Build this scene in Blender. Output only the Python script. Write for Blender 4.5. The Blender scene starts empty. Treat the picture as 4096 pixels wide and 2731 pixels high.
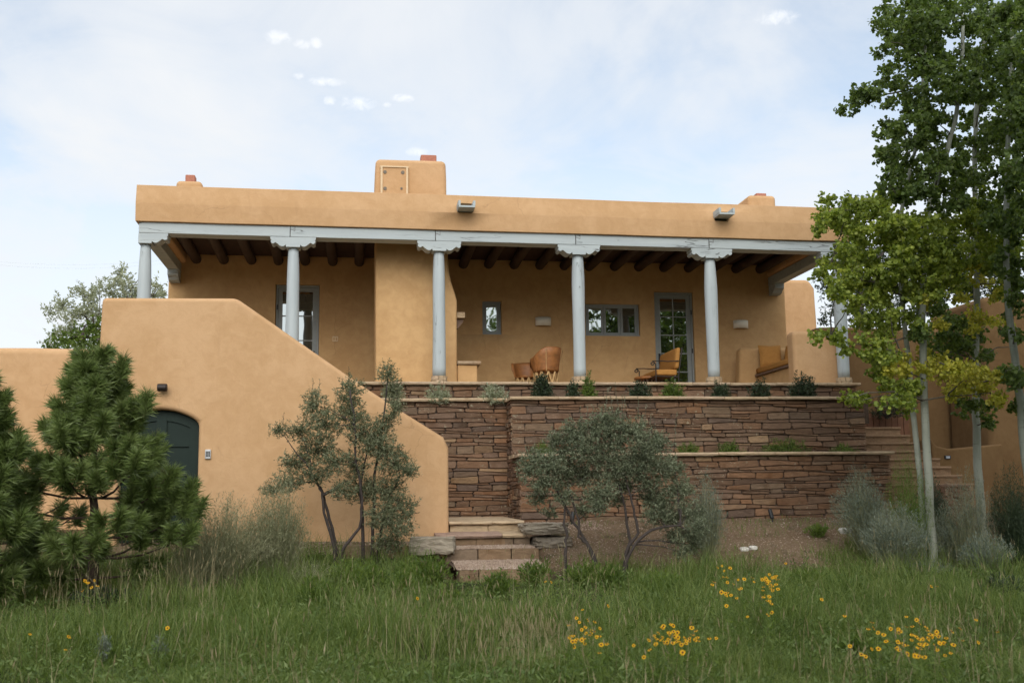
import bpy, bmesh, math, random
import numpy as np
from mathutils import Vector, Matrix, noise

R = random.Random(7)
NP = np.random.default_rng(11)
scene = bpy.context.scene
C = scene.collection

# ------------------------------------------------------------------ camera
FPX = 4400.0                       # focal length in pixels of the 4096 px wide photograph
YAW, PIT, ROL, EYE = math.radians(8.2), math.atan(625 / 4400.0), 0.012, 1.6
FW = Vector((math.sin(YAW) * math.cos(PIT), math.cos(YAW) * math.cos(PIT), math.sin(PIT)))
r0 = Vector((math.cos(YAW), -math.sin(YAW), 0)); u0 = r0.cross(FW)
RT = r0 * math.cos(ROL) - u0 * math.sin(ROL); UP = u0 * math.cos(ROL) + r0 * math.sin(ROL)
cam_d = bpy.data.cameras.new('camera'); cam = bpy.data.objects.new('camera', cam_d); C.objects.link(cam)
cam_d.sensor_width = 36; cam_d.lens = FPX / 4096 * 36
cam_d.clip_start = 0.1; cam_d.clip_end = 3000
cam_d.dof.use_dof = True; cam_d.dof.focus_distance = 20.5; cam_d.dof.aperture_fstop = 2.4
m = Matrix((RT, UP, -FW)).transposed().to_4x4(); m.translation = Vector((0, 0, EYE))
cam.matrix_world = m
scene.camera = cam

def S(px, py, y):
    """Point of the site seen at photo pixel (px,py), standing on the plane at depth y."""
    d = FW + RT * ((px - 2048) / FPX) + UP * ((1365.5 - py) / FPX)
    p = d * (y / d.y); return Vector((p.x, p.y, p.z + EYE))
MPP = lambda y: y / 4400.0         # metres per photo pixel at depth y (roughly)

# ------------------------------------------------------------------ sky, sun, exposure
SUN_EL, SUN_AZ = math.radians(31), math.radians(188)   # azimuth measured clockwise from +Y
SUN = Vector((math.sin(SUN_AZ) * math.cos(SUN_EL), math.cos(SUN_AZ) * math.cos(SUN_EL), math.sin(SUN_EL)))
scene.view_settings.view_transform = 'Standard'; scene.view_settings.look = 'None'
scene.view_settings.exposure = 0.08; scene.view_settings.gamma = 1.0
scene.cycles.max_bounces = 7; scene.cycles.diffuse_bounces = 2; scene.cycles.glossy_bounces = 3; scene.cycles.transmission_bounces = 2
scene.cycles.use_adaptive_sampling = True; scene.cycles.adaptive_threshold = 0.02
world = bpy.data.worlds.new('World'); scene.world = world; world.use_nodes = True

class NT:
    """small helper to write node trees"""
    def __init__(s, tree): s.t = tree; s.n = tree.nodes; s.l = tree.links
    def add(s, typ, **kw):
        n = s.n.new(typ)
        for k, v in kw.items():
            if k.startswith('i_'):
                key = k[2:]; key = int(key) if key.isdigit() else key
                s.put(n.inputs[key], v)
            else: setattr(n, k, v)
        return n
    def put(s, sock, v):
        if isinstance(v, bpy.types.NodeSocket): s.l.new(v, sock)
        elif isinstance(v, bpy.types.Node): s.l.new(v.outputs[0], sock)
        else: sock.default_value = v
    def math(s, op, a, b=None, c=None, clamp=False):
        n = s.n.new('ShaderNodeMath'); n.operation = op; n.use_clamp = clamp
        s.put(n.inputs[0], a)
        if b is not None: s.put(n.inputs[1], b)
        if c is not None: s.put(n.inputs[2], c)
        return n.outputs[0]
    def vmath(s, op, a, b=None, scale=None):
        n = s.n.new('ShaderNodeVectorMath'); n.operation = op; s.put(n.inputs[0], a)
        if b is not None: s.put(n.inputs[1], b)
        if scale is not None: s.put(n.inputs['Scale'], scale)
        return n.outputs['Value'] if op in ('DOT_PRODUCT', 'LENGTH', 'DISTANCE') else n.outputs[0]
    def noise(s, vec, scale, detail=4, rough=0.55, dist=0.0):
        n = s.add('ShaderNodeTexNoise', i_Scale=scale, i_Detail=detail, i_Roughness=rough, i_Distortion=dist)
        if vec is not None: s.put(n.inputs['Vector'], vec)
        return n.outputs[0]
    def ramp(s, fac, stops, interp='LINEAR'):
        n = s.n.new('ShaderNodeValToRGB'); s.put(n.inputs[0], fac); cr = n.color_ramp; cr.interpolation = interp
        while len(cr.elements) < len(stops): cr.elements.new(0.5)
        for e, (p, c) in zip(cr.elements, stops):
            e.position = p; e.color = (c, c, c, 1) if isinstance(c, (int, float)) else (*c, 1)
        return n.outputs[0]
    def mixc(s, f, a, b, blend='MIX'):
        n = s.n.new('ShaderNodeMix'); n.data_type = 'RGBA'; n.blend_type = blend
        s.put(n.inputs[0], f)
        s.put(n.inputs[6], (*a, 1) if isinstance(a, tuple) and len(a) == 3 else a)
        s.put(n.inputs[7], (*b, 1) if isinstance(b, tuple) and len(b) == 3 else b)
        return n.outputs[2]
    def smooth(s, x, lo, hi):
        n = s.n.new('ShaderNodeMapRange'); n.interpolation_type = 'SMOOTHSTEP'
        s.put(n.inputs[0], x); s.put(n.inputs[1], lo); s.put(n.inputs[2], hi); return n.outputs[0]

def build_world():
    w = NT(world.node_tree); w.n.clear()
    sky = w.add('ShaderNodeTexSky', sky_type='NISHITA'); sky.sun_disc = False
    sky.sun_elevation = SUN_EL; sky.sun_rotation = SUN_AZ; sky.altitude = 2100; sky.air_density = 1.0
    sky.dust_density = 1.2; sky.ozone_density = 1.0
    geo = w.add('ShaderNodeTexCoord').outputs['Generated']
    d = w.vmath('NORMALIZE', geo)
    sep = w.add('ShaderNodeSeparateXYZ', i_0=d)
    inv = w.math('DIVIDE', 1.0, w.math('ADD', w.math('MAXIMUM', sep.outputs[2], 0.0), 0.22))
    plane = w.add('ShaderNodeCombineXYZ', i_0=w.math('MULTIPLY', sep.outputs[0], inv), i_1=w.math('MULTIPLY', sep.outputs[1], inv))
    n1 = w.noise(plane.outputs[0], 1.15, 6, 0.55, 0.5)
    n2 = w.noise(plane.outputs[0], 3.1, 7, 0.6, 0.8)
    v = w.math('ADD', w.math('MULTIPLY', n1, 0.72), w.math('MULTIPLY', n2, 0.28))
    veil = w.ramp(v, [(0.38, 0.34), (0.49, 0.76), (0.60, 0.98)])
    low = w.smooth(sep.outputs[2], 0.50, 0.08)                 # cloud sheet thickens towards the horizon
    veil = w.math('MAXIMUM', veil, w.math('MULTIPLY', low, 0.93))
    glow = w.math('POWER', w.math('MAXIMUM', w.vmath('DOT_PRODUCT', d, tuple(SUN)), 0.0), 2.0)
    cloud_v = w.math('MULTIPLY', w.math('ADD', 1.0, w.math('MULTIPLY', glow, 1.1)), SKY_CLOUD)
    cloud = w.mixc(1.0, w.add('ShaderNodeCombineXYZ', i_0=cloud_v, i_1=cloud_v, i_2=cloud_v).outputs[0], (0.945, 0.97, 1.0), 'MULTIPLY')
    skyb = w.mixc(1.0, sky.outputs[0], SKY_TINT, 'MULTIPLY')
    col = w.mixc(veil, skyb, cloud)
    # a few small bright fair-weather puffs
    puff = None
    nz = w.noise(d, 95.0, 6, 0.68, 0.6)
    for px, py, rx, ry in PUFFS:
        c = (S(px, py, 1.0) - Vector((0, 0, EYE))).normalized()
        dl = w.vmath('SUBTRACT', d, tuple(c))
        a = w.math('DIVIDE', w.vmath('DOT_PRODUCT', dl, tuple(RT)), rx / FPX)
        b = w.math('DIVIDE', w.vmath('DOT_PRODUCT', dl, tuple(UP)), ry / FPX)
        q = w.math('ADD', w.math('MULTIPLY', a, a), w.math('MULTIPLY', b, b))
        k = w.math('SUBTRACT', 1.0, q, clamp=True)
        puff = k if puff is None else w.math('MAXIMUM', puff, k)
    pf = w.math('MULTIPLY', w.smooth(w.math('ADD', w.math('MULTIPLY', puff, 0.55), w.math('MULTIPLY', w.math('SUBTRACT', nz, 0.5), 1.5)), 0.05, 0.95), w.math('MULTIPLY', w.smooth(puff, 0.0, 0.6), 0.7))
    col = w.mixc(pf, col, (SKY_CLOUD * 1.18, SKY_CLOUD * 1.19, SKY_CLOUD * 1.2))
    bg = w.add('ShaderNodeBackground', i_Color=col, i_Strength=SKY_STRENGTH)
    out = w.add('ShaderNodeOutputWorld', i_0=bg)

SKY_STRENGTH, SKY_CLOUD, SKY_TINT = 0.10, 9.1, (2.5, 2.3, 1.95)
PUFFS = [(1110, 150, 62, 34), (1210, 178, 40, 24), (1265, 172, 30, 26), (1195, 305, 26, 18), (1300, 328, 90, 22), (1320, 405, 32, 24), (1432, 415, 90, 38), (1610, 395, 56, 22), (1548, 420, 22, 14), (1670, 608, 60, 24), (3120, 70, 110, 34)]
build_world()
sun_d = bpy.data.lights.new('sun', 'SUN'); sun_o = bpy.data.objects.new('sun', sun_d); C.objects.link(sun_o)
sun_d.energy = 1.5; sun_d.angle = math.radians(38); sun_d.color = (1.0, 0.955, 0.88)
sun_o.rotation_euler = (-SUN).to_track_quat('-Z', 'Y').to_euler(); sun_o.location = SUN * 60

# ------------------------------------------------------------------ object helpers
def tag(o, label=None, cat=None, group=None, kind=None):
    if label: o['label'] = label
    if cat: o['category'] = cat
    if group: o['group'] = group
    if kind: o['kind'] = kind
    return o
def thing(name, label, cat, loc, group=None):
    e = bpy.data.objects.new(name, None); C.objects.link(e); e.location = loc; e.empty_display_size = 0.2
    return tag(e, label, cat, group)
def link(name, me, mat, parent=None, label=None):
    o = bpy.data.objects.new(name, me); C.objects.link(o)
    if mat is not None and len(me.materials) == 0: me.materials.append(mat)
    if parent is not None:
        o.parent = parent
        o.matrix_parent_inverse = Matrix.Translation(-parent.location) if parent.parent is None else Matrix()
    if label: o['label'] = label
    return o
def copy_tree(o, parent=None):
    c = o.copy(); C.objects.link(c)
    if parent is not None: c.parent = parent
    for ch in o.children: copy_tree(ch, c)
    return c

class MB:
    """mesh builder: collects shapes, then links them as one mesh object"""
    def __init__(s): s.v = []; s.f = []; s.limbs = []
    def add(s, vs, fs):
        b = len(s.v); s.v += [tuple(p) for p in vs]; s.f += [tuple(i + b for i in f) for f in fs]; return s
    def box(s, x0, x1, y0, y1, z0, z1):
        return s.add([(x, y, z) for z in (z0, z1) for y in (y0, y1) for x in (x0, x1)],
                     [(0, 2, 3, 1), (4, 5, 7, 6), (0, 1, 5, 4), (2, 6, 7, 3), (0, 4, 6, 2), (1, 3, 7, 5)])
    def bar(s, a, b, w, h, up=(0, 0, 1)):
        a, b = Vector(a), Vector(b); d = (b - a).normalized(); u = Vector(up)
        if abs(d.dot(u)) > 0.95: u = Vector((1, 0, 0))
        r = d.cross(u).normalized(); u = r.cross(d)
        vs = [p + r * (i * w / 2) + u * (j * h / 2) for p in (a, b) for i, j in ((-1, -1), (1, -1), (1, 1), (-1, 1))]
        return s.add(vs, [(0, 1, 2, 3), (7, 6, 5, 4), (0, 4, 5, 1), (1, 5, 6, 2), (2, 6, 7, 3), (3, 7, 4, 0)])
    def tube(s, path, radii, n=8, caps=True):
        path = [Vector(p) for p in path]; k = len(path)
        if isinstance(radii, (int, float)): radii = [radii] * k
        rings = []; ref = None
        for i, p in enumerate(path):
            d = (path[min(i + 1, k - 1)] - path[max(i - 1, 0)])
            d = d.normalized() if d.length > 1e-9 else Vector((0, 0, 1))
            if ref is None: ref = Vector((1, 0, 0)) if abs(d.x) < 0.9 else Vector((0, 1, 0))
            a = (ref - d * ref.dot(d)).normalized(); b = d.cross(a); ref = a
            rings.append([p + (a * math.cos(2 * math.pi * j / n) + b * math.sin(2 * math.pi * j / n)) * radii[i] for j in range(n)])
        vs = [q for r in rings for q in r]; fs = []
        for i in range(k - 1):
            for j in range(n):
                j2 = (j + 1) % n; fs.append((i * n + j, i * n + j2, (i + 1) * n + j2, (i + 1) * n + j))
        if caps: fs += [tuple(range(n - 1, -1, -1)), tuple(range((k - 1) * n, k * n))]
        return s.add(vs, fs)
    def lathe(s, c, prof, n=24, wob=0.0, seed=0):
        vs = []; fs = []; k = len(prof)
        for i, (r, z) in enumerate(prof):
            for j in range(n):
                t = 2 * math.pi * j / n
                q = r * (1 + wob * noise.noise(Vector((math.cos(t) * 1.6, math.sin(t) * 1.6 + seed, z * 1.1))))
                vs.append((c[0] + q * math.cos(t), c[1] + q * math.sin(t), c[2] + z))
        for i in range(k - 1):
            for j in range(n):
                j2 = (j + 1) % n; fs.append((i * n + j, i * n + j2, (i + 1) * n + j2, (i + 1) * n + j))
        fs += [tuple(range(n - 1, -1, -1)), tuple(range((k - 1) * n, k * n))]
        return s.add(vs, fs)
    def prism(s, outline, y0, y1):
        """outline of (x,z) seen from -y, counter-clockwise; extruded from y0 to y1"""
        n = len(outline)
        return s.add([(x, y0, z) for x, z in outline] + [(x, y1, z) for x, z in outline],
                     [tuple(range(n)), tuple(range(2 * n - 1, n - 1, -1))] + [(i, i + n, (i + 1) % n + n, (i + 1) % n) for i in range(n)])
    def mesh(s, name, smooth=False):
        me = bpy.data.meshes.new(name); me.from_pydata(s.v, [], s.f); me.update()
        if smooth: me.polygons.foreach_set('use_smooth', [True] * len(me.polygons))
        return me
    def build(s, name, mat, parent=None, smooth=False, bevel=None, seg=3, label=None):
        o = link(name, s.mesh(name, smooth or bool(bevel)), mat, parent, label)
        if bevel: add_bevel(o, bevel, seg)
        return o
def add_bevel(o, w, seg=3, ang=35):
    b = o.modifiers.new('bevel', 'BEVEL'); b.width = w; b.segments = seg; b.limit_method = 'ANGLE'; b.angle_limit = math.radians(ang)
    b.harden_normals = True
    for p in o.data.polygons: p.use_smooth = True
def mesh_np(name, V, sizes, idx=None, smooth=False):
    """V (N,3); sizes: vertices per polygon (int or array); idx: loop vertex indices"""
    V = np.asarray(V, dtype=np.float32).reshape(-1, 3)
    if idx is None: idx = np.arange(len(V), dtype=np.int32)
    idx = np.asarray(idx, dtype=np.int32).ravel()
    if isinstance(sizes, int): sizes = np.full(len(idx) // sizes, sizes, dtype=np.int32)
    starts = np.concatenate([[0], np.cumsum(sizes)[:-1]]).astype(np.int32)
    me = bpy.data.meshes.new(name); me.vertices.add(len(V)); me.vertices.foreach_set('co', V.ravel())
    me.loops.add(len(idx)); me.loops.foreach_set('vertex_index', idx)
    me.polygons.add(len(sizes)); me.polygons.foreach_set('loop_start', starts); me.polygons.foreach_set('loop_total', sizes.astype(np.int32))
    me.update(calc_edges=True)
    if smooth: me.polygons.foreach_set('use_smooth', np.ones(len(sizes), dtype=bool))
    return me

# ------------------------------------------------------------------ materials
def new_mat(name):
    mt = bpy.data.materials.new(name); mt.use_nodes = True; nt = NT(mt.node_tree); nt.n.clear()
    out = nt.add('ShaderNodeOutputMaterial'); b = nt.add('ShaderNodeBsdfPrincipled')
    nt.l.new(b.outputs[0], out.inputs[0]); return mt, nt, b
def bump(nt, b, h, strength, dist):
    n = nt.add('ShaderNodeBump', i_Strength=strength, i_Distance=dist, i_Height=h); nt.put(b.inputs['Normal'], n.outputs[0])
def plain(name, col, rough=0.6, metal=0.0, var=0.12, scale=12.0, bs=0.15, bd=0.004, spec=0.5):
    mt, nt, b = new_mat(name); co = nt.add('ShaderNodeTexCoord').outputs['Object']
    n = nt.noise(co, scale, 5)
    k = nt.ramp(n, [(0.25, 1 - var), (0.75, 1 + var)])
    nt.put(b.inputs['Base Color'], nt.mixc(1.0, (col[0], col[1], col[2]), k, 'MULTIPLY'))
    b.inputs['Roughness'].default_value = rough; b.inputs['Metallic'].default_value = metal
    b.inputs['Specular IOR Level'].default_value = spec
    bump(nt, b, n, bs, bd); return mt
def stucco(name, c1, c2):
    mt, nt, b = new_mat(name); co = nt.add('ShaderNodeTexCoord').outputs['Object']
    big = nt.noise(co, 0.9, 4, 0.6, 0.6); med = nt.noise(co, 5.0, 5, 0.65, 0.5); fine = nt.noise(co, 60, 4, 0.6)
    v = nt.math('ADD', nt.math('MULTIPLY', big, 0.55), nt.math('MULTIPLY', med, 0.45))
    col = nt.mixc(nt.smooth(v, 0.36, 0.66), (c1[0] * .975, c1[1] * .965, c1[2] * .95), c2)
    st = nt.noise(nt.vmath('MULTIPLY', co, (3.5, 3.5, 0.35)), 1.6, 5, 0.6, 0.3)       # faint rain streaks
    col = nt.mixc(nt.math('MULTIPLY', nt.smooth(st, 0.60, 0.78), 0.16), col, (c1[0] * .62, c1[1] * .58, c1[2] * .55))
    col = nt.mixc(nt.math('MULTIPLY', nt.smooth(fine, 0.52, 0.75), 0.14), col, (c1[0] * .7, c1[1] * .66, c1[2] * .6))
    vo = nt.add('ShaderNodeTexVoronoi', feature='DISTANCE_TO_EDGE', i_Scale=0.55); nt.put(vo.inputs['Vector'], nt.vmath('ADD', co, nt.vmath('SCALE', nt.add('ShaderNodeTexNoise', i_Vector=co, i_Scale=2.5, i_Detail=4.0).outputs['Color'], scale=0.45)))
    hair = nt.math('MULTIPLY', nt.smooth(vo.outputs[0], 0.006, 0.0), nt.smooth(nt.noise(co, 0.7, 2), 0.52, 0.62))
    col = nt.mixc(nt.math('MULTIPLY', hair, 0.28), col, (c1[0] * .45, c1[1] * .42, c1[2] * .4))
    nt.put(b.inputs['Base Color'], col); b.inputs['Roughness'].default_value = 0.92; b.inputs['Specular IOR Level'].default_value = 0.2
    h = nt.math('ADD', nt.math('MULTIPLY', fine, 0.25), nt.math('ADD', nt.math('MULTIPLY', med, 0.9), nt.math('MULTIPLY', big, 1.2)))
    bump(nt, b, h, 0.5, 0.02); return mt
def painted_wood(name, c, cracks=True):
    mt, nt, b = new_mat(name); co = nt.add('ShaderNodeTexCoord').outputs['Object']
    oi = nt.add('ShaderNodeObjectInfo').outputs['Random']
    st = (9, 9, 0.7) if cracks == 'z' else (0.7, 9, 9)
    cc = nt.vmath('ADD', nt.vmath('MULTIPLY', co, st), nt.add('ShaderNodeCombineXYZ', i_0=nt.math('MULTIPLY', oi, 30)).outputs[0])
    g = nt.noise(cc, 1.0, 6, 0.6, 0.3); wear = nt.noise(co, 2.2, 5, 0.6)
    col = nt.mixc(nt.smooth(g, 0.3, 0.7), (c[0] * .93, c[1] * .94, c[2] * .95), (c[0] * 1.05, c[1] * 1.05, c[2] * 1.04))
    col = nt.mixc(nt.math('MULTIPLY', nt.smooth(wear, 0.55, 0.8), 0.25), col, (c[0] * .78, c[1] * .76, c[2] * .72))
    k = nt.noise(nt.vmath('MULTIPLY', cc, (0.55, 0.55, 0.5)), 1.0, 3, 0.5, 0.25)
    crack = nt.math('MULTIPLY', nt.smooth(nt.math('ABSOLUTE', nt.math('SUBTRACT', k, 0.5)), 0.006, 0.001), nt.smooth(nt.noise(co, 1.3, 2), 0.46, 0.56))
    col = nt.mixc(nt.math('MULTIPLY', crack, 0.85), col, (0.05, 0.045, 0.04))
    nt.put(b.inputs['Base Color'], col); b.inputs['Roughness'].default_value = 0.62; b.inputs['Specular IOR Level'].default_value = 0.35
    h = nt.math('SUBTRACT', nt.math('MULTIPLY', g, 0.4), crack); bump(nt, b, h, 0.6, 0.012); return mt
def stone_mat(name, stops, lichen=0.5, scale=1.0):
    mt, nt, b = new_mat(name); co = nt.add('ShaderNodeTexCoord').outputs['Object']
    oi = nt.add('ShaderNodeObjectInfo').outputs['Random']
    base = nt.ramp(oi, stops)
    off = nt.add('ShaderNodeCombineXYZ', i_0=nt.math('MULTIPLY', oi, 40), i_2=nt.math('MULTIPLY', oi, 17)).outputs[0]
    p = nt.vmath('ADD', co, off)
    n = nt.noise(nt.vmath('MULTIPLY', p, (1, 1, 3.2)), 6 * scale, 6, 0.65, 0.6); f = nt.noise(p, 45 * scale, 5, 0.65)
    col = nt.mixc(1.0, base, nt.ramp(n, [(0.25, 0.62), (0.55, 1.0), (0.8, 1.28)]), 'MULTIPLY')
    col = nt.mixc(nt.smooth(nt.noise(p, 3.1 * scale, 4), 0.55, 0.7), col, nt.mixc(1.0, col, (0.78, 0.72, 0.66), 'MULTIPLY'))
    lm = nt.math('MULTIPLY', nt.smooth(nt.noise(p, 17 * scale, 5, 0.7, 0.4), 0.585, 0.64), nt.smooth(nt.noise(co, 1.7 * scale, 3), 0.5, 0.58))
    col = nt.mixc(nt.math('MULTIPLY', lm, lichen), col, (0.36, 0.32, 0.22))
    nt.put(b.inputs['Base Color'], col); b.inputs['Roughness'].default_value = 0.9; b.inputs['Specular IOR Level'].default_value = 0.25
    bump(nt, b, nt.math('ADD', n, nt.math('MULTIPLY', f, 0.5)), 0.8, 0.02); return mt
def leaf_mat(name, stops, trans=0.35, rough=0.5, spec=0.35, tint=(1.15, 1.2, 0.55)):
    mt = bpy.data.materials.new(name); mt.use_nodes = True; nt = NT(mt.node_tree); nt.n.clear()
    out = nt.add('ShaderNodeOutputMaterial')
    rnd = nt.add('ShaderNodeNewGeometry').outputs['Random Per Island']
    co = nt.add('ShaderNodeTexCoord').outputs['Object']
    patch = nt.noise(co, 2.3, 3)
    v = nt.math('ADD', nt.math('MULTIPLY', rnd, 0.7), nt.math('MULTIPLY', nt.math('SUBTRACT', patch, 0.35), 0.9), clamp=True)
    col = nt.ramp(v, stops)
    b = nt.add('ShaderNodeBsdfPrincipled'); nt.put(b.inputs['Base Color'], col)
    b.inputs['Roughness'].default_value = rough; b.inputs['Specular IOR Level'].default_value = spec
    tr = nt.add('ShaderNodeBsdfTranslucent'); nt.put(tr.inputs[0], nt.mixc(1.0, col, tint, 'MULTIPLY'))
    mx = nt.add('ShaderNodeMixShader', i_0=trans); nt.l.new(b.outputs[0], mx.inputs[1]); nt.l.new(tr.outputs[0], mx.inputs[2])
    nt.l.new(mx.outputs[0], out.inputs[0]); return mt
def glass_mat(name):
    mt = bpy.data.materials.new(name); mt.use_nodes = True; nt = NT(mt.node_tree); nt.n.clear()
    out = nt.add('ShaderNodeOutputMaterial')
    d = nt.add('ShaderNodeBsdfDiffuse'); d.inputs[0].default_value = (0.012, 0.012, 0.011, 1)
    g = nt.add('ShaderNodeBsdfGlossy'); g.inputs['Color'].default_value = (0.9, 0.95, 0.93, 1); g.inputs['Roughness'].default_value = 0.015
    co = nt.add('ShaderNodeTexCoord').outputs['Object']
    bp = nt.add('ShaderNodeBump', i_Strength=0.08, i_Distance=0.05, i_Height=nt.noise(co, 1.1, 2)); nt.put(g.inputs['Normal'], bp.outputs[0])
    mx = nt.add('ShaderNodeMixShader', i_0=0.42); nt.l.new(d.outputs[0], mx.inputs[1]); nt.l.new(g.outputs[0], mx.inputs[2])
    nt.l.new(mx.outputs[0], out.inputs[0]); return mt
def ground_mat(name):
    mt, nt, b = new_mat(name); co = nt.add('ShaderNodeTexCoord').outputs['Object']
    sep = nt.add('ShaderNodeSeparateXYZ', i_0=co)
    n = nt.noise(co, 0.8, 5, 0.6, 0.3); f = nt.noise(co, 38, 5, 0.7); vo = nt.add('ShaderNodeTexVoronoi', i_Vector=co, i_Scale=55.0)
    soil = nt.mixc(nt.smooth(n, 0.35, 0.65), (0.150, 0.098, 0.056), (0.205, 0.140, 0.084))
    soil = nt.mixc(nt.math('MULTIPLY', nt.smooth(f, 0.45, 0.7), 0.55), soil, (0.11, 0.075, 0.05))
    soil = nt.mixc(nt.math('MULTIPLY', nt.smooth(vo.outputs['Color'], 0.72, 0.86), 0.6), soil, (0.34, 0.27, 0.20))
    turf = nt.mixc(nt.smooth(n, 0.3, 0.7), (0.028, 0.036, 0.014), (0.05, 0.055, 0.02))
    m_ = nt.math('ADD', sep.outputs[1], nt.math('MULTIPLY', nt.math('SUBTRACT', n, 0.5), 3.0))
    k = nt.smooth(m_, 16.7, 15.6)
    left = nt.smooth(nt.math('ADD', sep.outputs[0], nt.math('MULTIPLY', n, 0.8)), 1.5, 0.9)
    k = nt.math('MAXIMUM', k, nt.math('MULTIPLY', left, nt.smooth(sep.outputs[1], 17.9, 17.4)))
    far = nt.smooth(sep.outputs[1], 26, 34); k = nt.math('MAXIMUM', k, far)
    gm = nt.smooth(nt.noise(co, 2.6, 4, 0.6), 0.55, 0.68); k = nt.math('MAXIMUM', k, nt.math('MULTIPLY', gm, 0.55))
    nt.put(b.inputs['Base Color'], nt.mixc(k, soil, turf)); b.inputs['Roughness'].default_value = 0.95; b.inputs['Specular IOR Level'].default_value = 0.1
    bump(nt, b, nt.math('ADD', f, vo.outputs[0]), 0.7, 0.02); return mt

M = {}
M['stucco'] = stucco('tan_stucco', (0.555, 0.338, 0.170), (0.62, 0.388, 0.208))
M['stucco_red_shaded'] = stucco('shaded_brown_stucco', (0.165, 0.096, 0.042), (0.205, 0.124, 0.056))  # brown stucco; tree shade on these walls is also mixed into the colour
M['stucco_in'] = stucco('porch_stucco', (0.55, 0.335, 0.155), (0.64, 0.405, 0.195))
M['paint_x'] = painted_wood('blue_grey_paint_beam', (0.445, 0.485, 0.485), 'x')
M['paint_z'] = painted_wood('blue_grey_paint_post', (0.445, 0.487, 0.492), 'z')
M['frame'] = plain('grey_window_paint', (0.30, 0.32, 0.31), 0.55, var=0.06)
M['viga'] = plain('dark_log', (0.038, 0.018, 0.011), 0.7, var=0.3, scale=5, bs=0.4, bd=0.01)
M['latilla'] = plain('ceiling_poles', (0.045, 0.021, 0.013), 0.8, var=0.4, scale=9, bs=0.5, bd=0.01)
M['flue'] = plain('terracotta', (0.42, 0.17, 0.11), 0.85)
M['vent'] = plain('vent_metal', (0.16, 0.13, 0.09), 0.6)
M['cream_trim'] = plain('cream_trim', (0.70, 0.53, 0.33), 0.8, var=0.05)
M['glass'] = glass_mat('window_glass')
M['green'] = plain('dark_green_paint', (0.016, 0.028, 0.022), 0.6, var=0.12, scale=3, bs=0.1, spec=0.2)
M['iron'] = plain('wrought_iron', (0.028, 0.020, 0.016), 0.5, 0.3)
M['black'] = plain('black_metal', (0.02, 0.02, 0.02), 0.5, 0.2)
M['silver'] = plain('keypad_silver', (0.55, 0.56, 0.56), 0.4, 0.5)
M['sconce'] = plain('cream_ceramic', (0.82, 0.74, 0.60), 0.6, var=0.04)
M['lens'] = plain('pale_lens', (0.42, 0.44, 0.48), 0.35)
M['leather'] = plain('tan_leather', (0.29, 0.115, 0.032), 0.55, var=0.4, scale=9, bs=0.6, bd=0.008)
M['cedar'] = plain('cedar_strip', (0.52, 0.33, 0.145), 0.75, var=0.25, scale=14)
M['cushion'] = plain('orange_canvas', (0.42, 0.205, 0.058), 0.9, var=0.1, scale=20, bs=0.25, bd=0.004, spec=0.1)
M['wood'] = plain('weathered_wood', (0.17, 0.105, 0.07), 0.8, var=0.3, scale=6, bs=0.4, bd=0.008)
M['redwood'] = plain('red_brown_boards', (0.19, 0.085, 0.045), 0.8, var=0.3, scale=6, bs=0.4, bd=0.008)
BR = [(0.0, (0.155, 0.096, 0.062)), (0.14, (0.190, 0.116, 0.072)), (0.28, (0.228, 0.126, 0.070)), (0.42, (0.170, 0.108, 0.072)), (0.55, (0.205, 0.126, 0.079)), (0.66, (0.265, 0.140, 0.073)), (0.75, (0.128, 0.086, 0.062)), (0.86, (0.225, 0.152, 0.096)), (0.95, (0.192, 0.117, 0.073)), (1.0, (0.31, 0.200, 0.112))]
M['stone'] = stone_mat('brown_sandstone', BR, 0.75)
M['mortar'] = plain('dark_joint', (0.095, 0.068, 0.052), 0.95, var=0.3)
M['cap'] = stone_mat('buff_flagstone', [(0.0, (0.455, 0.330, 0.205)), (0.5, (0.51, 0.380, 0.240)), (1.0, (0.475, 0.350, 0.235))], 0.1)
M['pinkslab'] = stone_mat('pink_flagstone', [(0.0, (0.36, 0.245, 0.185)), (1.0, (0.38, 0.26, 0.195))], 0.1)
M['block'] = stone_mat('brown_block', [(0.0, (0.195, 0.135, 0.085)), (0.5, (0.265, 0.172, 0.100)), (1.0, (0.22, 0.16, 0.11))], 0.15)
M['boulder'] = stone_mat('grey_boulder', [(0.0, (0.27, 0.225, 0.170)), (1.0, (0.34, 0.29, 0.22))], 0.8)
M['stair'] = stone_mat('tan_stair_stone', [(0.0, (0.26, 0.165, 0.095)), (1.0, (0.31, 0.20, 0.12))], 0.1)
M['gravel'] = leaf_mat('gravel_pebbles', [(0.0, (0.17, 0.115, 0.08)), (0.35, (0.30, 0.215, 0.155)), (0.7, (0.40, 0.30, 0.225)), (1.0, (0.52, 0.43, 0.35))], 0.0, 0.9, 0.2)
M['white_rock'] = plain('white_rock', (0.62, 0.58, 0.52), 0.9)
M['soil'] = plain('planter_soil', (0.085, 0.055, 0.035), 0.95, var=0.4, scale=15, bs=0.6, bd=0.02)
M['floor'] = stone_mat('terrace_flagstone', [(0.0, (0.46, 0.33, 0.20)), (1.0, (0.50, 0.37, 0.23))], 0.1)
M['bark'] = plain('dark_bark', (0.050, 0.038, 0.032), 0.9, var=0.35, scale=18, bs=0.7, bd=0.01)
M['pinebark'] = plain('pine_bark', (0.060, 0.038, 0.026), 0.9, var=0.35, scale=14, bs=0.8, bd=0.015)
M['limb'] = plain('grey_limb', (0.13, 0.115, 0.09), 0.9, var=0.3)
M['paletwig'] = plain('pale_twig', (0.24, 0.21, 0.16), 0.9, var=0.3)
M['ground'] = ground_mat('garden_ground')
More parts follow.
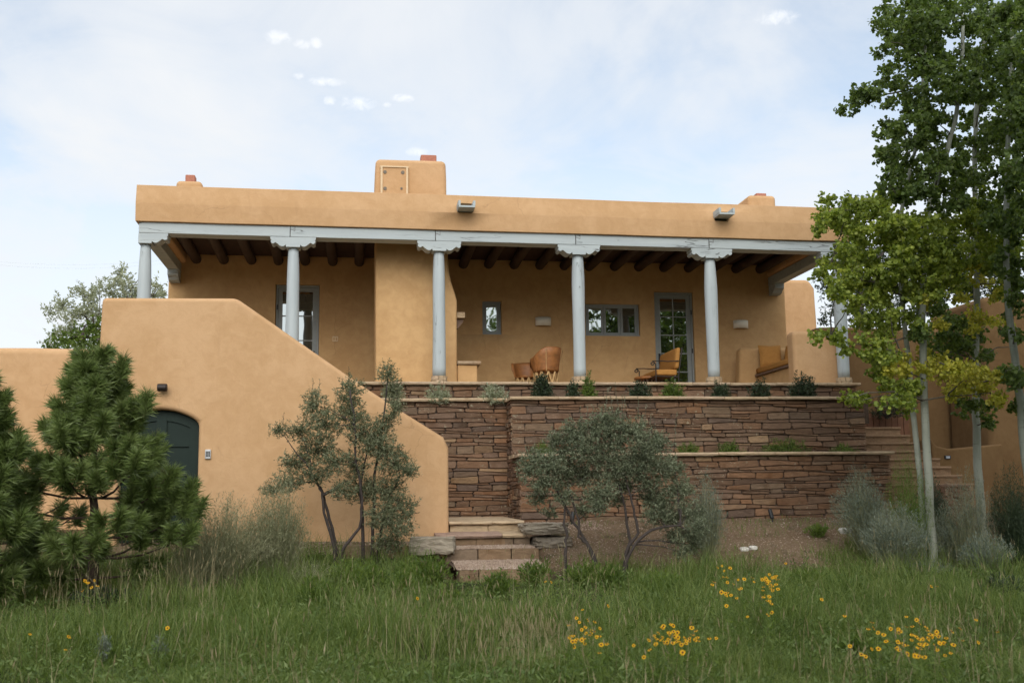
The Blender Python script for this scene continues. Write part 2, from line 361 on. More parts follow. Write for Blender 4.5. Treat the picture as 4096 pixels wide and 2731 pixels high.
def aspen_bark():
    mt, nt, b = new_mat('aspen_bark'); co = nt.add('ShaderNodeTexCoord').outputs['Object']
    n = nt.noise(nt.vmath('MULTIPLY', co, (3, 3, 26)), 1.0, 5, 0.6, 0.4); s = nt.noise(nt.vmath('MULTIPLY', co, (8, 8, 4.5)), 1.0, 3, 0.5, 0.2)
    col = nt.mixc(nt.smooth(nt.noise(co, 1.5, 3), 0.35, 0.65), (0.22, 0.235, 0.185), (0.31, 0.32, 0.26))
    col = nt.mixc(nt.math('MULTIPLY', nt.smooth(n, 0.58, 0.72), 0.6), col, (0.12, 0.11, 0.085))
    col = nt.mixc(nt.smooth(s, 0.66, 0.71), col, (0.025, 0.022, 0.018))
    nt.put(b.inputs['Base Color'], col); b.inputs['Roughness'].default_value = 0.8; bump(nt, b, n, 0.4, 0.006); return mt
M['aspen'] = aspen_bark()
M['leaf_dark'] = leaf_mat('aspen_leaf_dark', [(0.0, (0.062, 0.098, 0.032)), (0.5, (0.122, 0.178, 0.052)), (1.0, (0.215, 0.275, 0.075))], 0.52)
M['leaf_light'] = leaf_mat('aspen_leaf_light', [(0.0, (0.115, 0.165, 0.030)), (0.5, (0.25, 0.315, 0.055)), (1.0, (0.44, 0.48, 0.085))], 0.45)
M['leaf_yellow'] = leaf_mat('aspen_leaf_yellow', [(0.0, (0.30, 0.33, 0.045)), (0.5, (0.50, 0.47, 0.07)), (1.0, (0.68, 0.60, 0.12))], 0.42)
M['leaf_olive'] = leaf_mat('silver_olive_leaf', [(0.0, (0.085, 0.100, 0.048)), (0.5, (0.160, 0.175, 0.092)), (1.0, (0.29, 0.30, 0.180))], 0.2, 0.55, tint=(1, 1.1, .7))
M['leaf_olive2'] = leaf_mat('grey_green_leaf', [(0.0, (0.085, 0.106, 0.058)), (0.5, (0.168, 0.190, 0.112)), (1.0, (0.32, 0.34, 0.215))], 0.2, 0.55, tint=(1, 1.1, .75))
M['leaf_green'] = leaf_mat('bright_green_leaf', [(0.0, (0.055, 0.095, 0.018)), (0.5, (0.115, 0.175, 0.034)), (1.0, (0.20, 0.265, 0.055))], 0.42)
M['leaf_deep'] = leaf_mat('deep_green_leaf', [(0.0, (0.018, 0.032, 0.016)), (0.5, (0.036, 0.056, 0.026)), (1.0, (0.075, 0.10, 0.045))], 0.2)
M['leaf_silver'] = leaf_mat('pale_silver_leaf', [(0.0, (0.26, 0.28, 0.18)), (0.5, (0.40, 0.42, 0.29)), (1.0, (0.55, 0.56, 0.43))], 0.5, tint=(1.15, 1.2, .95))
M['sage'] = leaf_mat('sage_blade', [(0.0, (0.095, 0.125, 0.095)), (0.5, (0.165, 0.200, 0.150)), (1.0, (0.27, 0.295, 0.225))], 0.2, tint=(1, 1.05, .8))
M['sage_dry'] = leaf_mat('dry_brush', [(0.0, (0.13, 0.145, 0.070)), (0.5, (0.24, 0.245, 0.13)), (1.0, (0.42, 0.40, 0.25))], 0.2, tint=(1, 1, .8))
M['needle'] = leaf_mat('pine_needle', [(0.0, (0.075, 0.080, 0.024)), (0.12, (0.065, 0.095, 0.022)), (0.5, (0.135, 0.190, 0.050)), (1.0, (0.26, 0.315, 0.11))], 0.2, 0.4, tint=(1, 1.1, .6))
M['grass'] = leaf_mat('meadow_grass', [(0.0, (0.050, 0.086, 0.016)), (0.4, (0.115, 0.170, 0.036)), (0.8, (0.20, 0.250, 0.068)), (1.0, (0.34, 0.35, 0.145))], 0.35, 0.5, 0.3)
M['cover'] = leaf_mat('ground_cover_leaf', [(0.0, (0.055, 0.090, 0.018)), (0.5, (0.115, 0.175, 0.042)), (1.0, (0.22, 0.275, 0.095))], 0.35)
M['dry'] = leaf_mat('dry_grass', [(0.0, (0.20, 0.165, 0.08)), (0.5, (0.34, 0.28, 0.155)), (1.0, (0.48, 0.41, 0.26))], 0.25, 0.7, 0.2, tint=(1, .95, .8))
M['petal'] = leaf_mat('yellow_petal', [(0.0, (0.60, 0.26, 0.004)), (0.5, (0.72, 0.38, 0.008)), (1.0, (0.80, 0.48, 0.02))], 0.25, 0.6, 0.2, tint=(1, .9, .4))
M['disc'] = plain('brown_flower_disc', (0.075, 0.022, 0.008), 0.9)

# ------------------------------------------------------------------ ground
def sst(x, a, b):
    t = min(1, max(0, (x - a) / (b - a))); return t * t * (3 - 2 * t)
def G(x, y):
    """height of the garden ground"""
    z = 0.42 * sst(y, 7.5, 16.0) + 0.76 * max(0, min(1, (y - 16.0) / 3.2))
    z += 2.2 * sst(y, 22.5, 30)
    if y < 20: z += 0.05 * noise.noise(Vector((x * 0.5, y * 0.5, 3))) + 0.02 * noise.noise(Vector((x * 1.7, y * 1.7, 9)))
    if 1.42 < x < 2.95 and 15.95 < y < 20.0: z -= 0.34 * min(1, (y - 15.95) / 0.2)
    z -= 0.25 * sst(-x, 9, 40) + 0.02 * max(0, -y)
    return z
def Gnp(X, Y): return np.array([G(a, b) for a, b in zip(X, Y)])
def build_ground():
    far = [30, 45, 70, 120, 220, 400, 800]
    xs = [-v for v in far[::-1]] + list(np.arange(-18, 22.01, 0.3)) + far
    ys = [-v for v in far[::-1]] + list(np.arange(-6, 5.9, 1.5)) + list(np.arange(6, 23.01, 0.25)) + [24, 25.5, 27, 28.5, 30, 35, 45, 70, 120, 220, 400, 800]
    xs = sorted(xs); nx = len(xs)
    v = [(x, y, G(x, y)) for y in ys for x in xs]
    f = [(j * nx + i, j * nx + i + 1, (j + 1) * nx + i + 1, (j + 1) * nx + i) for j in range(len(ys) - 1) for i in range(nx - 1)]
    tag(MB().add(v, f).build('ground', M['ground'], smooth=True), kind='structure')
build_ground()

# ------------------------------------------------------------------ stucco and stone builders
def uniq(vals):
    out = []
    for v in sorted(vals):
        if not out or v - out[-1] > 1e-4: out.append(v)
    return out
def holed_wall(x0, x1, z0, z1, holes, y0, y1, dx=0.6, dz=0.4, yf=None, zf=None):
    """upright wall with rectangular openings, vertices shared so that a bevel rounds the reveals"""
    xs = [x0, x1] + [h[0] for h in holes] + [h[1] for h in holes]; zs = [z0, z1] + [h[2] for h in holes] + [h[3] for h in holes]
    keep = lambda g, base, d: [v for v in g if all(abs(v - b) > d * 0.45 for b in base)]
    xs += keep(np.arange(x0 + dx, x1, dx), xs, dx); zs += keep(np.arange(z0 + dz, z1, dz), zs, dz)
    xs, zs = uniq(xs), uniq(zs); nx, nz = len(xs), len(zs)
    sol = lambda i, j: 0 <= i < nx - 1 and 0 <= j < nz - 1 and not any(h[0] < (xs[i] + xs[i + 1]) / 2 < h[1] and h[2] < (zs[j] + zs[j + 1]) / 2 < h[3] for h in holes)
    vs, ix, fs = [], {}, []
    def V(i, j, b):
        k = (i, j, b)
        if k not in ix:
            x, z = xs[i], zs[j]; zz = z + (zf(x, z) if zf else 0)
            ix[k] = len(vs); vs.append((x, (y1 if b else y0 + (yf(x, z) if yf else 0)), zz))
        return ix[k]
    for i in range(nx - 1):
        for j in range(nz - 1):
            if not sol(i, j): continue
            fs.append((V(i, j, 0), V(i + 1, j, 0), V(i + 1, j + 1, 0), V(i, j + 1, 0)))
            fs.append((V(i, j, 1), V(i, j + 1, 1), V(i + 1, j + 1, 1), V(i + 1, j, 1)))
            if not sol(i - 1, j): fs.append((V(i, j, 0), V(i, j + 1, 0), V(i, j + 1, 1), V(i, j, 1)))
            if not sol(i + 1, j): fs.append((V(i + 1, j, 0), V(i + 1, j, 1), V(i + 1, j + 1, 1), V(i + 1, j + 1, 0)))
            if not sol(i, j - 1): fs.append((V(i, j, 0), V(i, j, 1), V(i + 1, j, 1), V(i + 1, j, 0)))
            if not sol(i, j + 1): fs.append((V(i, j + 1, 0), V(i + 1, j + 1, 0), V(i + 1, j + 1, 1), V(i, j + 1, 1)))
    return MB().add(vs, fs)
def wav(a, k=0.0, s=1.0): return noise.noise(Vector((a * s, k, 0.3)))
def soft_outline(pts, step=0.35, amp=0.012, seed=0.0):
    """subdivide an outline and make its edges slightly uneven, as hand-laid plaster is"""
    out = []
    n = len(pts)
    for i in range(n):
        a, b = Vector(pts[i]), Vector(pts[(i + 1) % n]); L = (b - a).length; k = max(1, int(L / step))
        nrm = Vector((b.y - a.y, a.x - b.x)).normalized() if L > 0 else Vector((0, 0))
        for j in range(k):
            p = a + (b - a) * (j / k); w = 0 if j == 0 else amp * noise.noise(Vector((p.x * 0.9, p.y * 0.9, seed)))
            out.append((p.x + nrm.x * w, p.y + nrm.y * w))
    return out
def stucco_block(name, pts, y0, y1, parent=None, r=0.09, mat='stucco', amp=0.012, label=None):
    mb = MB().prism(soft_outline(pts, 0.4, amp, y0), y0, y1)
    return mb.build(name, M[mat], parent, bevel=r, seg=5, label=label)

def place(axis, face, a, z, out):
    return (a, face - out, z) if axis == 'x' else (face - out, a, z)
def stone_courses(parent, axis, a0, a1, z0, z1, face, seed, hr=(0.050, 0.115), lr=(0.19, 0.62), zlow=None, name='stone'):
    rr = random.Random(seed); rows = [z0]
    while rows[-1] < z1 - hr[0] * 0.8:
        h = rr.uniform(*hr); rows.append(rows[-1] + h)
    k = (z1 - z0) / (rows[-1] - z0); rows = [z0 + (z - z0) * k for z in rows]
    def w(i, a): return 0 if i in (0, len(rows) - 1) else 0.02 * math.sin(a * 1.5 + i * 2.3 + seed) + 0.011 * math.sin(a * 4.1 + i * 1.1)
    cells = []
    for i in range(len(rows) - 1):
        a = a0; hh = rows[i + 1] - rows[i]
        while a < a1 - 0.02:
            b = a + rr.uniform(*lr) * (1.0 if hh > 0.09 else 1.25)
            if a1 - b < lr[0] * 0.8: b = a1
            lo = lambda q, i=i: rows[i] + w(i, q); hi = lambda q, i=i: rows[i + 1] + w(i + 1, q)
            t = rr.random()
            if hh > 0.105 and t < 0.30:
                f = rr.uniform(0.35, 0.65); sl = rr.uniform(-0.15, 0.15)
                mid = lambda q, lo=lo, hi=hi, f=f, sl=sl, a=a, b=b: lo(q) + (hi(q) - lo(q)) * (f + sl * ((q - a) / (b - a) - 0.5))
                if b - a > 0.4 and rr.random() < 0.6:
                    c = a + (b - a) * rr.uniform(0.35, 0.65)
                    cells += [(a, c, lo, mid), (c, b, lo, mid), (a, b, mid, hi)]
                else: cells += [(a, b, lo, mid), (a, b, mid, hi)]
            else: cells.append((a, b, lo, hi))
            a = b
    for (a, b, lo, hi) in cells:
        if zlow and hi((a + b) / 2) < zlow((a + b) / 2): continue
        g = 0.0017; d = rr.uniform(0.0, 0.019) + (0.02 if rr.random() < 0.06 else 0); tl = rr.uniform(-0.012, 0.012); sk = rr.uniform(-0.05, 0.05)
        A, B = a + g, b - g; j = lambda s=0.005: rr.uniform(-s, s)
        qs = [A + (B - A) * t for t in (0.03, 0.34, 0.67, 0.97)]
        pts = [(q + (sk if n_ in (0, 3) else 0) * 0.3 + j(0.005), lo(q) + g + abs(j())) for n_, q in enumerate(qs)]
        pts += [(B + rr.uniform(-.012, .002), (lo(B) + hi(B)) / 2 + j(.012))]
        pts += [(q - (sk if n_ in (0, 3) else 0) * 0.3 + j(0.005), hi(q) - g - abs(j())) for n_, q in reversed(list(enumerate(qs)))]
        pts += [(A + abs(j()), (lo(A) + hi(A)) / 2 + j())]
        cx = sum(p[0] for p in pts) / 10; cz = sum(p[1] for p in pts) / 10; n = 10
        sx = max(0.7, 1 - 0.02 / (B - A)); sz = max(0.68, 1 - 0.018 / max(0.03, hi(cx) - lo(cx)))
        vs = [place(axis, face, p, z, -0.10) for p, z in pts]
        vs += [place(axis, face, p, z, d - 0.014 + j(0.004)) for p, z in pts]
        vs += [place(axis, face, cx + (p - cx) * sx, cz + (z - cz) * sz, d + tl * (z - cz) / 0.05 + j(0.004)) for p, z in pts]
        fs = [(r_ * n + i, r_ * n + (i + 1) % n, (r_ + 1) * n + (i + 1) % n, (r_ + 1) * n + i) for r_ in (0, 1) for i in range(n)] + [tuple(range(2 * n, 3 * n))]
        if axis == 'y': fs = [f[::-1] for f in fs]
        MB().add(vs, fs).build(name, M['stone'], parent)
def rough_slab(x0, x1, y0, y1, z0, z1, seed, jit=0.012, mat='cap', parent=None, name='cap_stone', nx=None, tilt=0.0):
    """flat slab with a broken, uneven edge towards the viewer"""
    rr = random.Random(seed); n = nx or max(3, int((x1 - x0) / 0.12)); vs = []; fs = []
    for i in range(n + 1):
        x = x0 + (x1 - x0) * i / n; o = rr.uniform(-jit, jit) * 0.8; e = rr.uniform(-jit, jit) * 0.4
        vs += [(x, y0 + o + jit, z0 + rr.uniform(0, jit) * 0.5), (x, y0 + o, (z0 + z1) / 2 + e), (x, y0 + o + jit * 1.1, z1 + e * 0.3), (x, y1, z1 + tilt), (x, y1, z0)]
    for i in range(n):
        for k in range(5):
            a, b = i * 5 + k, i * 5 + (k + 1) % 5; fs.append((a, a + 5, b + 5, b))
    fs += [(0, 1, 2, 3, 4), tuple(n * 5 + k for k in (4, 3, 2, 1, 0))]
    return MB().add(vs, fs).build(name, M[mat], parent)
def rock(name, c, s, seed, mat, parent=None, cuts=4, amp=0.16, boxy=0.55, rotz=0.0):
    """boulder or hewn block: a cube pulled towards a sphere and roughened"""
    bm = bmesh.new(); bmesh.ops.create_cube(bm, size=2.0); bmesh.ops.subdivide_edges(bm, edges=bm.edges[:], cuts=cuts, use_grid_fill=True)
    for v in bm.verts:
        p = v.co.copy(); q = p.normalized() * 1.25; p = p * boxy + q * (1 - boxy)
        nv = noise.noise(p * 1.1 + Vector((seed, 0, 0))) + 0.5 * noise.noise(p * 2.7 + Vector((0, seed, 0)))
        nv += (0.35 * noise.noise(p * 6.0 + Vector((seed, seed, 0))) + 0.25 * noise.noise(Vector((p.x * 2, p.y * 2, p.z * 9 + seed)))) if cuts > 4 else 0
        p *= 1 + amp * nv
        x, y = p.x * s[0], p.y * s[1]
        v.co = (c[0] + x * math.cos(rotz) - y * math.sin(rotz), c[1] + x * math.sin(rotz) + y * math.cos(rotz), c[2] + p.z * s[2])
    me = bpy.data.meshes.new(name); bm.to_mesh(me); bm.free()
    if cuts > 20: me.polygons.foreach_set('use_smooth', [True] * len(me.polygons))
    return link(name, me, M[mat], parent)

# ------------------------------------------------------------------ the house
SLP = lambda x: -0.0066 * (x + 4.2)               # the roof line drops a little to the right
FL = 3.87                                         # terrace floor
house = thing('adobe_house', 'long tan adobe house with covered porch, blue grey columns and flat roof', 'house', (3.1, 25.6, FL))
YB = 25.6
holes = [(-1.83, -0.83, FL, 6.57), (2.99, 3.44, 5.44, 6.24), (5.48, 6.82, 5.43, 6.21), (7.20, 8.17, FL, 6.53)]
bw = holed_wall(-4.24, 10.53, FL - 0.6, 7.24, holes, YB, YB + 0.45, 0.7, 0.45, yf=lambda x, z: 0.018 * wav(x, z * 0.7, 0.8) - 0.03 * max(0, 5.5 - z) * (1 if x > 9.5 else 0))
bw.build('wall', M['stucco_in'], house, bevel=0.07, seg=4)
for x0, x1, y0, y1 in ((-4.24, -3.8, YB + 0.46, 33), (10.1, 10.53, YB + 0.46, 33), (-4.24, 10.53, 33.01, 33.4)):
    MB().box(x0, x1, y0, y1, 2.0, 7.24).build('wall', M['stucco'], house, bevel=0.05)
MB().box(-3.78, 10.08, YB + 0.47, 32.9, FL - 0.3, FL).build('floor', M['wood'], house)
# roof, vigas and latillas
MB().box(-4.1, 10.4, 21.95, 33.2, 7.285, 7.36).build('roof', M['stucco'], house)
xs = np.arange(-4.0, 10.3, 0.55)
mb = MB()
for k in range(64):                                # ceiling of small split poles laid across the vigas
    y = 22.06 + k * 0.0557
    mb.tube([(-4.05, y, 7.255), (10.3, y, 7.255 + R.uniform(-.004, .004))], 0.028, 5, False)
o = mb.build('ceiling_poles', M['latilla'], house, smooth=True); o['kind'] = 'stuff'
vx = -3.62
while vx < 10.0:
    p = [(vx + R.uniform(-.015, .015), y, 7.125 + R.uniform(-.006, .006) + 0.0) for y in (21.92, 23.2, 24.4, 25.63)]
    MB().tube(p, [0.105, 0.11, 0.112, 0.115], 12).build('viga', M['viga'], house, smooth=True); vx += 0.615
# front beam in five scarfed lengths, side beams
cols = [-4.10, -1.24, 1.68, 4.57, 7.42, 10.28]
bx = [-4.215, -1.30, 1.60, 4.50, 7.36, 10.42]
for i in range(5):
    a, b = bx[i] + 0.003, bx[i + 1] - 0.003; n = 6; vs = []; fs = []
    for k in range(n + 1):
        x = a + (b - a) * k / n; s = SLP(x)
        for y, z in ((21.82, 6.82), (21.82, 7.035), (22.18, 7.035), (22.18, 6.82)):
            vs.append((x, y + 0.006 * wav(x, z * 5, 1.3), z + s + 0.006 * wav(x, y * 5 + i, 1.1)))
    for k in range(n):
        for q in range(4): fs.append((k * 4 + q, k * 4 + (q + 1) % 4, k * 4 + 4 + (q + 1) % 4, k * 4 + 4 + q))
    fs += [(0, 3, 2, 1), tuple(n * 4 + q for q in range(4))]
    fs = [f[::-1] for f in fs]
    bo = MB().add(vs, fs).build('beam', M['paint_x'], house, bevel=0.012, seg=2)
    if i: # diagonal scarf joint showing as a thin dark line
        s = SLP(a); MB().bar((a + 0.09, 21.818, 7.03 + s), (a + 0.09, 21.818, 6.945 + s), 0.006, 0.006).bar((a + 0.09, 21.818, 6.945 + s), (a, 21.818, 6.975 + s), 0.006, 0.006).bar((a, 21.818, 6.975 + s), (a, 21.818, 6.83 + s), 0.006, 0.006).build('joint', M['mortar'], bo)
for x in (-4.09, 10.24):
    MB().box(x - 0.125, x + 0.125, 22.185, YB - 0.002, 6.80 + SLP(x), 7.02 + SLP(x)).build('side_beam', M['paint_x'], house, bevel=0.012, seg=2)
    mb = MB()
    prof = [(0, 0), (0.42, 0), (0.42, -0.045), (0.395, -0.06), (0.41, -0.085), (0.38, -0.125), (0.34, -0.135), (0.31, -0.15), (0.24, -0.21), (0.13, -0.235), (0, -0.235)]
    vs = [(x + sx * 0.115, YB - 0.004 - py, 6.795 + SLP(x) + pz) for sx in (-1, 1) for py, pz in prof]; n = len(prof)
    mb.add(vs, [tuple(range(n)), tuple(range(2 * n - 1, n - 1, -1))] + [(i, i + n, (i + 1) % n + n, (i + 1) % n) for i in range(n)])
    mb.build('bracket', M['paint_x'], house)
# carved corbels
HALF = [(355, 0), (352, 38), (336, 47), (346, 62), (345, 84), (331, 101), (311, 108), (293, 101), (281, 88), (262, 94), (240, 112), (215, 134), (190, 147), (165, 152), (141, 146), (123, 131), (112, 124), (110, 158)]
def corbel(x, left=True, right=True):
    s = 0.00126; z0 = 6.818 + SLP(x)
    rt_ = [(x + a * s, z0 - b * s) for a, b in HALF]; lf = [(x - a * s, z0 - b * s) for a, b in HALF]
    if not left: lf = [(x - 0.115, z0), (x - 0.115, z0 - 158 * s)]
    if not right: rt_ = [(x + 0.14, z0), (x + 0.14, z0 - 158 * s)]
    pts = lf + rt_[::-1]
    MB().prism(pts, 21.828, 22.172).build('corbel', M['paint_x'], house)
for i, x in enumerate(cols): corbel(x, i > 0, i < 5)
# hewn round columns on little stone rings
wedge = None
for i, x in enumerate(cols):
    zb, zt = FL + 0.17, 6.619 + SLP(x); prof = []
    for k in range(17):
        t = k / 16; r = 0.130 + 0.006 * math.sin(t * 5 + i)
        if t > 0.72: r -= 0.028 * ((t - 0.72) / 0.28) ** 1.6
        if t < 0.05: r -= 0.003
        prof.append((r, zb + (zt - zb) * t))
    col_o = MB().lathe((x, 22.0, 0), prof, 22, 0.055, i * 7.3).build('column', M['paint_z'], house, smooth=True)
    if i == 0: continue
    for c_ in range(2):
        for k in range(6):
            a0 = k * math.pi / 3 + c_ * 0.5 + i + 0.03; a1 = a0 + math.pi / 3 - 0.06; zz0 = FL + 0.004 + c_ * 0.083; zz1 = zz0 + 0.078
            if math.sin((a0 + a1) / 2) > 0.75: pass
            vs = []
            for z in (zz0, zz1):
                for t in (a0, (a0 + a1) / 2, a1): vs.append((x + (0.165 + R.uniform(-.01, .012)) * math.cos(t), 22 + 0.165 * math.sin(t), z))
                for t in (a1, (a0 + a1) / 2, a0): vs.append((x + 0.06 * math.cos(t), 22 + 0.06 * math.sin(t), z))
            MB().add(vs, [(5, 4, 3, 2, 1, 0), (6, 7, 8, 9, 10, 11)] + [(q, (q + 1) % 6, (q + 1) % 6 + 6, q + 6) for q in range(6)]).build('base_stone', M['cap'], col_o)
# parapet with two water-spout openings
c1 = S(1863, 830, 21.6); c2 = S(2893, 863, 21.6)
zc = [7.40, 7.37]
ph = [(c1.x - 0.14, c1.x + 0.14, zc[0], zc[0] + 0.20), (c2.x - 0.14, c2.x + 0.14, zc[1] + 0.02, zc[1] + 0.22)]
def pyf(x, z): t = (z - 7.03) / 0.74; return -0.035 * math.sin(max(0, min(1, t * 1.15)) * math.pi) + 0.05 * max(0, t - 0.55) ** 1.2 + 0.016 * wav(x, z, 0.7)
pp = holed_wall(-4.27, 10.52, 7.04, 7.775, ph, 21.76, 22.2, 0.8, 0.26, yf=pyf, zf=lambda x, z: SLP(x) + 0.012 * wav(x, z, 0.6))
pp.build('parapet', M['stucco'], house, bevel=0.115, seg=6)
for x0, x1 in ((-4.26, -3.85), (10.1, 10.51)):
    MB().box(x0, x1, 22.21, 33.4, 7.024 + SLP(x0), 7.72 + SLP(x0)).build('parapet', M['stucco'], house, bevel=0.08, seg=4)
MB().box(-3.84, 10.09, 33.0, 33.39, 7.25, 7.65).build('parapet', M['stucco'], house, bevel=0.08, seg=4)
for c, z in ((c1, zc[0]), (c2, zc[1] + 0.02)):
    sp = MB().box(c.x - 0.165, c.x + 0.165, 21.36, 22.3, z - 0.022, z + 0.012).build('water_spout', M['paint_x'], house)
    for sx in (-1, 1):
        MB().box(c.x + sx * 0.15 - 0.022, c.x + sx * 0.15 + 0.022, 21.358, 21.86, z + 0.013, z + 0.115).build('spout_side', M['paint_x'], sp)
# chimneys
def chimney(px0, px1, pyt, pyb, y, flue=None, dpt=0.9):
    a = S(px0, pyt, y); b = S(px1, pyt, y); zb = 7.3; zt = (a.z + b.z) / 2
    w = 0.04
    pts = [(a.x - w, zb), (b.x + w, zb), (b.x, zt), (a.x, zt)]
    ch = stucco_block('chimney', pts, y, y + dpt, house, r=0.10, amp=0.02)
    if flue:
        p, q = S(flue[0], flue[2], y + dpt * 0.5), S(flue[1], flue[2], y + dpt * 0.5)
        mb = holed_wall(p.x, q.x, zt - 0.02, p.z, [], y + dpt * 0.5 - 0.1, y + dpt * 0.5 + 0.2)
        mb.build('flue', M['flue'], ch, bevel=0.02)
    return ch
ch = chimney(1503, 1783, 638, 770, 23.2, (1682, 1745, 624), 1.0)
p0, p1 = S(1526, 672, 23.2), S(1628, 770, 23.2)
vp = MB().box(p0.x, p1.x, 23.150, 23.188, 8.05, p0.z).build('vent_panel', M['stucco'], ch)
for a in ((p0.x - 0.02, p0.x + 0.022, 8.05, p0.z), (p1.x - 0.022, p1.x + 0.02, 8.05, p0.z), (p0.x - 0.03, p1.x + 0.03, p0.z + 0.001, p0.z + 0.03)):
    MB().box(a[0], a[1], 23.125, 23.187, a[2], a[3]).build('trim', M['cream_trim'], vp if False else ch)
for px, py, r in ((1540, 688, 0.038), (1611, 690, 0.038), (1540, 754, 0.038), (1606, 754, 0.026)):
    q = S(px, py, 23.14); MB().tube([(q.x, 23.15, q.z), (q.x, 23.136, q.z)], r, 16).build('vent_hole', M['vent'], ch)
chimney(704, 808, 722, 745, 27.0, (744, 782, 703), 0.7)
chimney(2993, 3103, 780, 826, 27.0, (3020, 3060, 776), 1.2)
# fireplace on the porch, seen from its side
fp = [(0.42, 4.0), (2.12, 4.0), (2.12, 5.72), (2.08, 5.88), (2.0, 6.12), (1.955, 6.35), (1.935, 6.62), (1.93, 7.22), (0.41, 7.22)]
fpo = stucco_block('fireplace', [(x, z if z > 4.1 else FL) for x, z in fp], 22.75, 24.3, house, r=0.055, mat='stucco_in', amp=0.014)
MB().box(2.123, 2.30, 22.86, 24.1, 5.375, 5.50).build('mantel', M['cap'], fpo, bevel=0.012)
MB().prism([(2.123, 5.17), (2.16, 5.17), (2.26, 5.30), (2.27, 5.373), (2.123, 5.373)], 22.95, 23.15).build('corbel', M['wood'], fpo)
MB().box(2.123, 2.545, 22.80, 24.2, FL, 4.375).build('hearth', M['stucco_in'], fpo, bevel=0.03)
rough_slab(2.124, 2.62, 22.74, 24.25, 4.378, 4.445, 5, 0.012, 'cap', fpo, 'hearth_slab')

# doors and windows
def pane(x0, x1, y, z0, z1, parent, nm='pane'): return MB().box(x0, x1, y, y + 0.008, z0, z1).build(nm, M['glass'], parent)
def ring(x0, x1, z0, z1, w, y0, y1, nm, parent, mat='frame', wb=None):
    wb = w if wb is None else wb
    return MB().box(x0, x0 + w, y0, y1, z0, z1).box(x1 - w, x1, y0, y1, z0, z1).box(x0 + w, x1 - w, y0, y1, z1 - w, z1).box(x0 + w, x1 - w, y0, y1, z0, z0 + wb).build(nm, M[mat], parent)
def window(x0, x1, z0, z1, n):
    w = ring(x0, x1, z0, z1, 0.035, YB + 0.06, YB + 0.16, 'window', house)
    L = (x1 - x0 - 0.07) / n
    for k in range(n):
        a = x0 + 0.035 + k * L
        fr = ring(a + 0.006, a + L - 0.006, z0 + 0.037, z1 - 0.037, 0.05, YB + 0.075, YB + 0.13, 'sash', w)
        pane(a + 0.056, a + L - 0.056, YB + 0.10, z0 + 0.087, z1 - 0.087, w)
    MB().box(x0 - 0.02, x1 + 0.02, YB + 0.02, YB + 0.059, z0 - 0.004, z0 + 0.02).build('sill', M['frame'], w)
window(3.0, 3.43, 5.445, 6.235, 1); window(5.49, 6.81, 5.435, 6.205, 3)
def french_door(x0, x1, zt, rows, handle, hinge):
    z0 = FL + 0.01; d = ring(x0, x1, z0, zt, 0.045, YB + 0.05, YB + 0.2, 'door', house, wb=0.02)
    a, b, t = x0 + 0.05, x1 - 0.05, zt - 0.05
    ring(a, b, z0 + 0.025, t, 0.095, YB + 0.085, YB + 0.14, 'door_leaf', d, wb=0.22)
    gx0, gx1, gz0, gz1 = a + 0.095, b - 0.095, z0 + 0.245, t - 0.095
    zs = [gz1 - (gz1 - gz0) * k / rows for k in range(rows + 1)]; mx = (gx0 + gx1) / 2
    MB().box(mx - 0.012, mx + 0.012, YB + 0.095, YB + 0.13, gz0, gz1).build('muntin', M['frame'], d)
    for k in range(rows):
        if k: MB().box(gx0, mx - 0.0125, YB + 0.096, YB + 0.129, zs[k] - 0.012, zs[k] + 0.012).box(mx + 0.0125, gx1, YB + 0.096, YB + 0.129, zs[k] - 0.012, zs[k] + 0.012).build('muntin', M['frame'], d)
        for u0, u1 in ((gx0, mx - 0.012), (mx + 0.012, gx1)): pane(u0, u1, YB + 0.112, zs[k + 1] + 0.012, zs[k] - 0.012, d)
    hx = handle
    MB().box(hx - 0.025, hx + 0.025, YB + 0.068, YB + 0.084, z0 + 0.88, z0 + 1.14).tube([(hx, YB + 0.067, z0 + 1.0), (hx, YB + 0.02, z0 + 1.0), (hx + (0.1 if hx < mx else -0.1), YB + 0.02, z0 + 1.0)], 0.011, 8).build('handle', M['black'], d)
    for z in (z0 + 0.35, z0 + 1.15, z0 + 2.1): MB().box(hinge - 0.012, hinge + 0.012, YB + 0.035, YB + 0.049, z, z + 0.11).build('hinge', M['black'], d)
french_door(-1.82, -0.84, 6.56, 4, -0.95, -1.79); french_door(7.21, 8.16, 6.52, 5, 7.31, 8.13)

# terrace slab behind the stone walls
tag(MB().box(-4.05, 10.38, 21.66, 25.59, FL - 0.5, FL).build('terrace_floor', M['floor']), kind='structure')

# ------------------------------------------------------------------ stucco stair wall with the arched green door
DX0, DX1, DZS, DZA = -3.68, -2.475, 2.86, 3.07
arc = [(DX1 + (DX0 - DX1) * k / 12, DZS + (DZA - DZS) * math.sin(math.pi * k / 12) ** 0.8) for k in range(13)]
sw = thing('stair_wall', 'tan stucco wall with sloping top and arched dark green door, beside the left shrubs', 'wall', (-1.3, 18.2, 0.9))
out = [(-4.10, 0.3), (DX0, 0.3)] + arc[::-1] + [(DX1, 0.3), (1.545, 0.3), (1.545, 2.43), (1.46, 2.61), (0.75, 3.05), (0.05, 3.51), (-0.95, 4.21), (-1.93, 4.895), (-4.045, 4.875), (-4.06, 4.0)]
mb = MB().prism(out, 18.2, 18.62)
mb.build('wall', M['stucco'], sw, bevel=0.075, seg=5)
MB().box(-4.09, -3.72, 18.63, 21.6, 1.0, 4.85).build('side_wall', M['stucco'], sw, bevel=0.08, seg=4)
door = MB().prism([(DX0 + 0.0, 0.6), (DX1, 0.6)] + [(x, z - 0.0) for x, z in arc], 18.40, 18.44).build('door', M['green'], sw)
